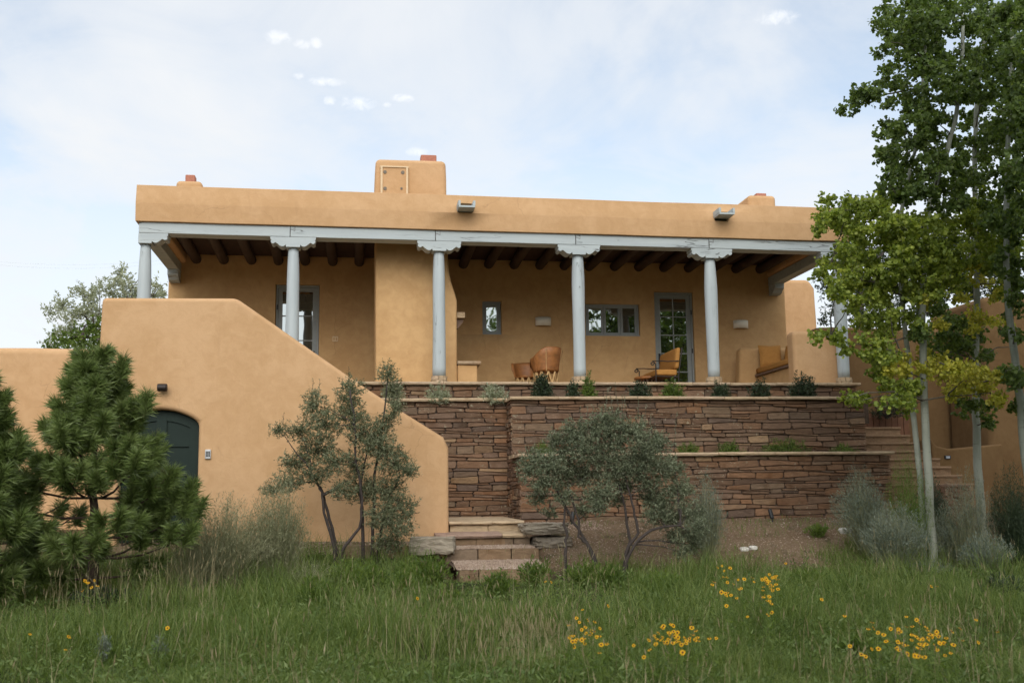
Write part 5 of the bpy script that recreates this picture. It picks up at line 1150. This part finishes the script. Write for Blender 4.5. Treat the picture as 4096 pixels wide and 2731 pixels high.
for px, w, h, mat, lab, n in [(1570, 110, 60, 'leaf_silver', 'pale silver plant at the left end of the upper planter', 90), (1755, 120, 55, 'leaf_silver', 'pale silver plant below the third porch column', 100), (1975, 130, 62, 'leaf_silver', 'pale silver plant left of the dark round bush', 110),
        (2167, 98, 92, 'leaf_deep', 'dense round dark bush below the barrel chairs', 200), (2290, 70, 72, 'leaf_deep', 'dark green bush just left of the fourth column foot', 90), (2355, 74, 92, 'leaf_green', 'upright green bush right of the fourth column foot', 90), (2562, 110, 70, 'leaf_deep', 'dark bush below the low barrel table', 120),
        (2692, 105, 72, 'leaf_green', 'yellowish green bush below the iron settee', 110), (2885, 96, 74, 'leaf_deep', 'dark bush below the fifth column', 110), (3042, 120, 72, 'leaf_deep', 'dark bush below the bench pillows', 120), (3215, 140, 96, 'leaf_deep', 'largest dark bush below the bench end wall', 170)]:
    y = 20.98 if px < 2050 else 20.85
    bushlet('planter_plant', lab, px, 1592, y, w * 1.08, h * 1.12, mat, 0.042, 0.021, int(n * 2.0), 3.40, PG1)
for px, w, h, lab, n in [(2180, 110, 44, 'green juniper tuft at the left end of the middle planter', 80), (2755, 115, 46, 'green juniper tuft right of the olive shrub top', 90), (2920, 130, 46, 'second green juniper tuft right of the olive shrub', 100), (3140, 240, 56, 'widest green juniper mat on the middle planter', 170), (3370, 120, 36, 'thin green juniper tuft at the right end of the middle planter', 80)]:
    bushlet('juniper_plant', lab, px, 1815, 19.80, w * 1.05, h * 1.15, 'leaf_green', 0.055, 0.009, int(n * 1.8), 2.31, PG2, per=16)
bushlet('trailing_plant', 'dark trailing plant hanging over the red brown board gate', 3545, 1668, 22.3, 190, 90, 'leaf_deep', 0.05, 0.012, 180, S(3545, 1668, 22.3).z)

# ------------------------------------------------------------------ trees behind the house
def backtree(label, stems_px, blobs, y, mat, dens, L, W, shape, trunk_r=0.09, group='trees behind the walls', tmat='bark', per=9):
    paths = [pxpath(p, y) for p in stems_px]; b = paths[0][0]; t = thing('background_tree', label, 'tree', (b.x, y, G(b.x, y)), group)
    tr = [Vector((b.x, y, G(b.x, y) - .1))] + paths[0]; paths[0] = tr
    for i, p in enumerate(paths): MB().tube(p, [trunk_r * (1 if i == 0 else .5) * (1 - .7 * k / (len(p) - 1)) for k in range(len(p))], 8).build('trunk' if i == 0 else 'limb', M[tmat], t, smooth=True)
    tw = MB(); V = blob_foliage(blobs, paths, y, dens, 0.32, per, L, W, shape, .8, .014, 0.1, tw, .25, .8, .6)
    crown('crown', V, len(shape), mat, t); limbs_twigs(tw, M['bark'], t)
backtree('pale silver leaved tree standing behind the left garden wall', [[(420, 1420), (380, 1330), (345, 1270), (300, 1230)], [(380, 1330), (370, 1250), (340, 1190), (310, 1160)], [(400, 1380), (395, 1280), (400, 1200)]], [(210, 1250, 35, 35), (250, 1215, 45, 35), (290, 1260, 45, 40), (330, 1170, 45, 35), (370, 1190, 45, 40), (345, 1240, 50, 40), (230, 1330, 40, 30), (390, 1260, 40, 50), (280, 1310, 45, 35), (400, 1150, 30, 30), (200, 1375, 35, 18), (310, 1340, 50, 30)], 34, 'leaf_silver', 8, 0.11, 0.045, LANCE, .06, tmat='limb')
backtree('second pale silver tree seen past the first porch column', [[(560, 1420), (540, 1250), (490, 1150), (480, 1080)], [(540, 1250), (610, 1180), (640, 1140)], [(545, 1260), (520, 1160), (560, 1110)]], [(480, 1090, 30, 35), (450, 1140, 40, 30), (500, 1140, 45, 40), (430, 1175, 30, 15), (540, 1170, 50, 35), (620, 1140, 30, 30), (650, 1170, 30, 30), (600, 1180, 50, 25), (500, 1190, 60, 25)], 33, 'leaf_silver', 8, 0.11, 0.045, LANCE, .06, tmat='limb')
backtree('bright green bushy tree behind the left garden wall', [[(330, 1430), (330, 1340), (340, 1300)]], [(260, 1360, 60, 35), (330, 1330, 55, 40), (380, 1310, 30, 50), (390, 1370, 40, 50), (320, 1380, 70, 30), (200, 1385, 30, 14)], 30, 'leaf_green', 8, 0.085, 0.05, OVAL, .08)
backtree('dark evergreen standing behind the roof end, left of the aspens', [[(3440, 1350), (3440, 1100), (3430, 900), (3420, 790)], [(3440, 1150), (3500, 1050), (3560, 980)]], [(3420, 815, 45, 35), (3380, 830, 50, 30), (3460, 840, 50, 40), (3470, 1020, 60, 70), (3410, 1120, 60, 80), (3350, 1230, 70, 60), (3480, 1180, 80, 80), (3560, 1060, 80, 90), (3560, 1220, 80, 70), (3620, 940, 80, 80), (3640, 1150, 80, 90), (3300, 1150, 40, 60), (3290, 1280, 30, 30), (3450, 1270, 90, 30)], 31, 'leaf_deep', 6.5, 0.10, 0.045, LANCE, .16)
backtree('leafy green tree behind the stepped brown wall', [[(3740, 1350), (3750, 1150), (3760, 900)], [(3750, 1150), (3850, 1050)]], [(3700, 1050, 80, 90), (3690, 1220, 70, 70), (3790, 1130, 90, 90), (3890, 1150, 90, 80), (3780, 960, 90, 90), (3900, 1000, 90, 90), (4000, 1050, 90, 110), (4020, 1190, 80, 60), (4060, 900, 80, 110), (3930, 860, 90, 80)], 27.5, 'leaf_deep', 6.5, 0.10, 0.05, OVAL, .15)
hl = [(-80, 55), (-60, 64), (-45, 66), (-34, 62), (-24, 55), (-10, 40)]
tag(MB().add([(x * 4, 420, 20) for x, z in hl] + [(x * 4, 440, z * 0.62) for x, z in hl] + [(x * 4, 620, 20) for x, z in hl], [(i, i + 1, i + 7, i + 6) for i in range(5)] + [(i + 6, i + 7, i + 13, i + 12) for i in range(5)]).build('hills', M['leaf_deep']), kind='structure')
for k, (pa, pb) in enumerate([((-300, 1010), (700, 1035)), ((-300, 1024), (700, 1049))]):
    a, b = S(*pa, 60), S(*pb, 64)
    tag(MB().tube([a.lerp(b, i / 8) + Vector((0, 0, -0.5 * (1 - (i / 4 - 1) ** 2))) for i in range(9)], 0.003, 5).build('power_line', M['silver']), ['upper thin power line crossing the sky left of the house', 'lower thin power line crossing the sky left of the house'][k], 'power line', 'power lines')

# ------------------------------------------------------------------ meadow: grass, dry stalks, weeds
def meadow_ok(X, Y):
    n = np.array([noise.noise(Vector((a * 0.7, b * 0.7, 5))) for a, b in zip(X, Y)])
    ok = Y < 16.15 + 0.9 * n
    ok |= (X < 1.35 + 0.3 * n) & (Y < 17.75)
    ok |= (X > 7.6 + 1.2 * n) & (Y < 17.3 + n)
    ok &= ~((X > 1.40) & (X < 2.95) & (Y > 16.0))
    return ok
def blades(n, X, Y, H, w, lean, z0=-0.02, up=None):
    Z = Gnp(X, Y) + z0; B = np.stack([X, Y, Z], -1); th = NP.uniform(0, 2 * math.pi, n); ld = np.stack([np.cos(th), np.sin(th), np.zeros(n)], -1)
    a2 = NP.uniform(0, 2 * math.pi, n); sd = np.stack([np.cos(a2), np.sin(a2) * .6, np.zeros(n)], -1) * (w / 2)[:, None]
    l = lean * H; mid = B + ld * (l * .35)[:, None] + np.array([0, 0, 1.0])[None] * (H * .6)[:, None]; tip = B + ld * l[:, None] + np.array([0, 0, 1.0])[None] * (H * (1 - .25 * lean))[:, None]
    V = np.stack([B - sd, B + sd, mid + sd * .8, mid - sd * .8, tip], 1).reshape(-1, 3); k = np.arange(n)[:, None] * 5
    idx = np.concatenate([k + np.array([[0, 1, 2, 3]]), k + np.array([[3, 2, 4]])], 1).ravel(); sizes = np.tile(np.array([4, 3]), n)
    return V, idx, sizes, tip
def field(n, y0, y1, lo=-0.42, hi=0.76):
    u = NP.uniform(0, 1, n); Y = y0 * (y1 / y0) ** u; X = NP.uniform(0, 1, n) * ((hi - lo) * Y + 1.2) + lo * Y - 0.6; return X, Y
def hn(X, Y, s, k): return np.array([noise.noise(Vector((a * s, b * s, k))) for a, b in zip(X, Y)])
X, Y = field(300000, 6.4, 17.7); ok = meadow_ok(X, Y); X, Y = X[ok], Y[ok]; n = len(X)
pt = hn(X, Y, 0.55, 1.0); pt2 = hn(X, Y, 2.2, 4.0)
H = (0.20 + 0.16 * pt + 0.10 * pt2) * NP.uniform(.5, 1.35, n); H = np.clip(H, 0.06, 0.55); H *= np.where((X > 1.0) & (X < 3.1) & (Y > 12.6), 0.38, 1.0)
H *= np.where(Y < 9, 0.85, 1.0)
V, idx, sz, _ = blades(n, X, Y, H, NP.uniform(.003, .007, n), NP.uniform(.2, 1.25, n))
o = link('meadow_grass', mesh_np('meadow_grass', V, sz, idx), M['grass']); tag(o, 'lush green meadow grass covering the foreground', 'grass', kind='stuff')
X, Y = field(60000, 10.5, 17.4); ok = meadow_ok(X, Y) & ~((X > 0.9) & (X < 3.2) & (Y > 12.4)) & (hn(X, Y, 0.75, 41.0) + NP.uniform(-.2, .2, len(X)) + np.where((X < 0.9) & (Y > 13), .15, 0) > 0.10); X, Y = X[ok], Y[ok]; n = len(X)
V, idx, sz, _ = blades(n, X, Y, NP.uniform(.28, .62, n) * (1 + 0.5 * hn(X, Y, 1.6, 43.0)), NP.uniform(.003, .0075, n), NP.uniform(.2, 1.1, n))
o = link('tall_grass', mesh_np('tall_grass', V, sz, idx), M['grass']); tag(o, 'taller wild green grass tufts along the back of the meadow', 'grass', kind='stuff')
# dry stalks with seed heads
def stalks(name, X, Y, H, label, cat='dry grass', hd=True):
    n = len(X); V, idx, sz, tip = blades(n, X, Y, H, np.full(n, .0038), NP.uniform(.02, .6, n))
    if hd:
        L = NP.uniform(.06, .12, n); W = NP.uniform(.005, .010, n); d = rdir(n) * .35 + np.array([0, 0, 1.0]); q = leaf_cards(tip - unit(d) * .01, d, L, W, LANCE).reshape(-1, 4, 3); q2 = leaf_cards(tip - unit(d) * .01, d, L, W, LANCE)
        off = len(V); V = np.concatenate([V, q.reshape(-1, 3), q2]); m_ = 2 * n; idx = np.concatenate([idx, off + np.arange(m_ * 4)]); sz = np.concatenate([sz, np.full(m_, 4)])
    o = link(name, mesh_np(name, V, sz, idx), M['dry']); return tag(o, label, cat, kind='stuff')
X, Y = field(3000, 6.6, 16.3); ok = meadow_ok(X, Y) & (hn(X, Y, 0.8, 8.0) + NP.uniform(-.3, .3, len(X)) > 0.12); X, Y = X[ok], Y[ok]
stalks('dry_stalks', X, Y, NP.uniform(.3, .72, len(X)), 'dry beige grass stalks with seed heads scattered through the meadow')
def at_px(px, py, h):
    """depth at which a point h above the ground appears at this pixel"""
    for y in np.arange(6.5, 18.0, 0.05):
        p = S(px, py, y)
        if p.z <= G(p.x, y) + h: return y
    return 16.0
def patch(cx, cy, rx, ry, n):
    a = NP.normal(size=(n, 2)) * .5; X, Y = [], []
    for u, v in a:
        px, py = cx + u * rx, cy + v * ry; y = at_px(px, py, 0.0); X.append(S(px, py, y).x); Y.append(y)
    return np.array(X), np.array(Y)
X1, Y1 = patch(690, 2400, 260, 70, 170); X2, Y2 = patch(380, 2430, 300, 70, 90); X3, Y3 = patch(2150, 2660, 330, 110, 300); X4, Y4 = patch(1700, 2600, 300, 120, 80)
stalks('tall_dry_grass', np.concatenate([X1, X2, X3, X4]), np.concatenate([Y1, Y2, Y3, Y4]), np.concatenate([NP.uniform(.4, .85, 170), NP.uniform(.35, .8, 90), NP.uniform(.25, .5, 300), NP.uniform(.35, .65, 80)]), 'taller clumps of dry beige grass under the pine and mid meadow')
# low leafy ground cover between the blades
X, Y = field(80000, 6.4, 16.2); ok = meadow_ok(X, Y) & (hn(X, Y, 0.6, 31.0) + NP.uniform(-.35, .35, len(X)) > -0.05); X, Y = X[ok], Y[ok]; n = len(X)
Z = Gnp(X, Y) + NP.uniform(.05, 1, n) * (0.20 + 0.10 * hn(X, Y, 0.9, 33.0)); D = rdir(n); D[:, 2] = np.abs(D[:, 2]) * .8 + .15; ls = NP.uniform(.03, .075, n)
o = link('ground_cover', mesh_np('ground_cover', leaf_cards(np.stack([X, Y, Z], -1), D, ls, ls * .32, LANCE), 4), M['cover']); tag(o, 'fine leafy ground cover mixed into the meadow grass', 'ground cover', kind='stuff')
# leafy weeds
def weed(label, px, py, w, h, n=60, mat='leaf_green', L=.06, W=.014):
    y = at_px(px, py, 0.0); brush(label, px, py, y, w, h, n, mat, 16, L, W, name='weed_plant', stemmat='leaf_green', cat='weed')
for a in [('lush green weed below the left shrub stems', 1390, 2370, 200, 150, 110), ('lush green weed under the grey boulder', 1650, 2350, 170, 130, 100), ('green weed in front of the pale brush', 1260, 2430, 190, 130, 90), ('low green weed in front of the grey boulder weeds', 1760, 2440, 180, 110, 90), ('green weed below the gravel bed right of the tall daisies', 3230, 2360, 190, 90, 90), ('bushy green weed left of the lowest step', 1720, 2370, 190, 170, 110), ('tall bright green weed in front of the left shrub', 1480, 2400, 170, 170, 90), ('green weed between the left shrub and the steps', 1600, 2410, 150, 140, 80), ('feathery weed in front of the lowest step', 1990, 2400, 170, 130, 60), ('feathery weed at the right side of the steps', 2140, 2360, 150, 150, 60),
          ('broad green weed left of the olive shrub trunk', 2340, 2360, 170, 130, 100), ('leafy weed at the foot of the olive shrub', 2440, 2370, 170, 120, 100), ('low weed right of the olive shrub', 2640, 2390, 200, 110, 90), ('green weed on the gravel below the wall', 3270, 2150, 110, 60, 50), ('green weed at the bottom centre right of the meadow', 3430, 2640, 120, 110, 50), ('dark weed at the right edge of the meadow', 4000, 2420, 220, 130, 100), ('dark weed mass below the large pine', 420, 2430, 260, 90, 110)]:
    weed(a[0], a[1], a[2], a[3], a[4], a[5], 'leaf_green' if 'dark' not in a[0] else 'leaf_deep', .06, .015)
X, Y = field(16000, 15.9, 19.2); ok = (X > 2.95) & (X < 12.5) & (hn(X, Y, 1.1, 21.0) + 0.05 * (X - 6) + NP.uniform(-.15, .15, len(X)) > .04); X, Y = X[ok], Y[ok]
V, idx, sz, _ = blades(len(X), X, Y, NP.uniform(.04, .19, len(X)), np.full(len(X), .007), NP.uniform(.2, .9, len(X)))
tag(link('bed_weeds', mesh_np('bed_weeds', V, sz, idx), M['grass']), 'short green weeds sprouting in the gravel bed', 'weeds', kind='stuff')

# ------------------------------------------------------------------ yellow daisies with dark eyes
def flower_meshes():
    out = []
    for s in range(4):
        rr = random.Random(s); vs, fs = [], []; n = 9
        for k in range(n):
            a = 2 * math.pi * k / n + rr.uniform(-.08, .08); d = Vector((math.cos(a), math.sin(a), 0)); p = Vector((-d.y, d.x, 0)); l = rr.uniform(.85, 1.05); dz = rr.uniform(-.12, .16); b = len(vs)
            vs += [d * .22, d * .55 * l + p * .24 + Vector((0, 0, dz * .5)), d * 1.0 * l + p * .15 + Vector((0, 0, dz)), d * 1.0 * l - p * .15 + Vector((0, 0, dz)), d * .55 * l - p * .24 + Vector((0, 0, dz * .5))]; fs.append(tuple(range(b, b + 5)))
        me = MB().add(vs, fs).mesh('petals'); me.materials.append(M['petal'])
        m2 = MB().lathe((0, 0, 0), [(.30, -.05), (.40, .02), (.34, .16), (.16, .25), (.02, .27)], 10).mesh('flower_disc', True); m2.materials.append(M['disc']); out.append((me, m2))
    return out
FM = flower_meshes()
def flowers(label, heads, hgt=0.5, size=0.018):
    pts = []
    for px, py in heads:
        h = hgt * R.uniform(.8, 1.15); y = at_px(px, py, h); p = S(px, py, y); pts.append((p, h))
    bx_ = sum(p.x for p, h in pts) / len(pts); by_ = sum(p.y for p, h in pts) / len(pts)
    t = thing('daisy_plant', label, 'flower', (bx_, by_, G(bx_, by_)), 'yellow daisies in the meadow'); mb = MB(); LV = []
    for p, h in pts:
        g = G(p.x, p.y); b = Vector((p.x + R.uniform(-.07, .07), p.y + R.uniform(-.05, .05), g - .02)); m_ = b.lerp(p, .6) + Vector((R.uniform(-.03, .03), 0, 0)); mb.tube([b, m_, p], [.0028, .0022, .0018], 4, False)
        for k in range(16):
            q = np.array(b.lerp(p, R.random() * .9)); LV.append(leaf_cards(q[None], rdir(1) + np.array([[0, 0, .5]]), .07, .01, LANCE))
        me, m2 = R.choice(FM); f = bpy.data.objects.new('flower', me); C.objects.link(f); f.parent = t; f.matrix_parent_inverse = Matrix.Translation(-t.location)
        s = size * R.uniform(.75, 1.2); f.location = p; f.scale = (s, s, s); f.rotation_euler = (R.uniform(.1, 1.25), R.uniform(-.3, .3), R.uniform(-.9, .9))
        e = bpy.data.objects.new('flower_disc', m2); C.objects.link(e); e.parent = f
    o = mb.build('stems', M['grass'], t); o['kind'] = 'stuff'; crown('leaves', np.concatenate(LV), 4, 'leaf_green', t)['kind'] = 'stuff'
def cl(cx, cy, rx, ry, n): return [(cx + R.gauss(0, .45) * rx, cy + R.gauss(0, .45) * ry) for _ in range(n)]
flowers('tall yellow daisy clump rising against the gravel bed', cl(2905, 2330, 55, 85, 22), .62)
flowers('dense yellow daisy clump right of the tall one', cl(3072, 2350, 75, 70, 44), .6)
flowers('yellow daisy clump left of the meadow centre right', cl(2350, 2530, 90, 75, 30), .5)
flowers('wide loose yellow daisy clump in the lower middle', cl(2710, 2555, 150, 75, 46), .5)
flowers('largest yellow daisy clump at the lower right', cl(3660, 2560, 210, 75, 74), .5)
for lab, hd in [('pair of yellow daisies below the olive shrub', [(2182, 2325), (2205, 2327)]), ('single yellow daisy above the left daisy clump', [(2330, 2437)]), ('lone yellow daisy near the silver sage sprigs', [(670, 2510)]), ('yellow daisies at the lower left edge', [(120, 2535), (275, 2545), (262, 2597)]), ('pair of yellow daisies below the right sagebrush', [(3725, 2344), (3748, 2344)]), ('single yellow daisy beside the gravel bed weeds', [(3143, 2252)]), ('yellow daisies near the right edge', [(3905, 2478), (3840, 2512), (4000, 2560), (3990, 2525)]), ('pair of yellow daisies left of the largest clump', [(3446, 2616), (3463, 2624)]), ('few yellow daisies scattered between the clumps', [(2990, 2465), (3287, 2396), (3378, 2462), (2535, 2580), (2433, 2422)]), ('small yellow flower group below the pine', [(340, 2322), (352, 2330), (378, 2320), (366, 2348), (390, 2342), (330, 2362)]), ('single yellow daisy in the middle grass left of the steps', [(1670, 2392)])]:
    flowers(lab, hd, .5)

# ------------------------------------------------------------------ trees across the meadow: some mirrored in panes, others added to block low sky
for k, (x, y, h, w, lab) in enumerate([(8.5, -12, 13.0, 2.6, 'tall leafy tree across the meadow, mirrored in the narrow window'), (12.5, -14, 14.5, 3.0, 'broad leafy tree across the meadow, mirrored left in the triple window'), (16.5, -12.5, 14.0, 3.0, 'leafy tree across the meadow, mirrored in the triple window'), (20.5, -13.5, 15.0, 3.2, 'tallest leafy tree across the meadow, mirrored in the right french door'), (25, -13, 13.5, 3.2, 'leafy tree across the meadow right of the tallest one'), (30, -12, 13, 3.2, 'rightmost leafy tree across the meadow'), (3.5, -18, 11.5, 2.8, 'unseen sky blocking tree across the meadow behind the viewer'), (-2, -20, 11.5, 3.0, 'round unseen sky blocking tree across the meadow left of the viewer'), (-8, -19, 11.5, 3.4, 'third unseen sky blocking tree from the left across the meadow'), (-14, -17, 11.5, 3.4, 'second unseen sky blocking tree from the left across the meadow'), (-20, -14, 12, 3.6, 'leftmost unseen sky blocking tree across the meadow'), (6.5, -17, 12.5, 2.8, 'slim added sky blocking tree across the meadow between two broader ones'), (35, -9, 13, 3.6, 'added sky blocking tree beyond the rightmost one across the meadow')]):
    g = G(x, y); t = thing('meadow_tree', lab, 'tree', (x, y, g), 'trees across the meadow')
    MB().tube([(x, y, g - .1), (x + .1, y, g + h * .4), (x, y, g + h * .85)], [.2, .14, .05], 8).build('trunk', M['bark'], t, smooth=True)
    n = 5200; cl_ = rdir(46) * np.array([w, w, h * .36]) * NP.uniform(.35, 1, (46, 1)) + np.array([x, y, g + h * .6]); P_ = cl_[NP.integers(0, 46, n)] + NP.normal(size=(n, 3)) * .42
    crown('crown', leaf_cards(P_, rdir(n), NP.uniform(.16, .3, n), NP.uniform(.12, .2, n), OVAL), 8, 'leaf_dark', t)
for k, (x, y, h, w, lab) in enumerate([(17.0, 15.5, 11.5, 2.6, 'large unseen tree added right of the view to shade the brown stucco wall'), (14.5, 9.5, 12.0, 2.6, 'large unseen tree added for shade at the right edge of the meadow')]):  # both out of view, added to keep sun and sky off the brown walls
    g = G(x, y); t = thing('added_shade_tree', lab, 'tree', (x, y, g), 'added shade trees right of the view')
    MB().tube([(x, y, g - .1), (x + .1, y, g + h * .4), (x, y, g + h * .85)], [.2, .14, .05], 8).build('trunk', M['bark'], t, smooth=True)
    n = 9000; cl_ = rdir(60) * np.array([w, w, h * .36]) * NP.uniform(.35, 1, (60, 1)) + np.array([x, y, g + h * .62]); P_ = cl_[NP.integers(0, 60, n)] + NP.normal(size=(n, 3)) * .36
    crown('crown', leaf_cards(P_, rdir(n), NP.uniform(.12, .2, n), NP.uniform(.1, .16, n), OVAL), 8, 'leaf_dark', t)
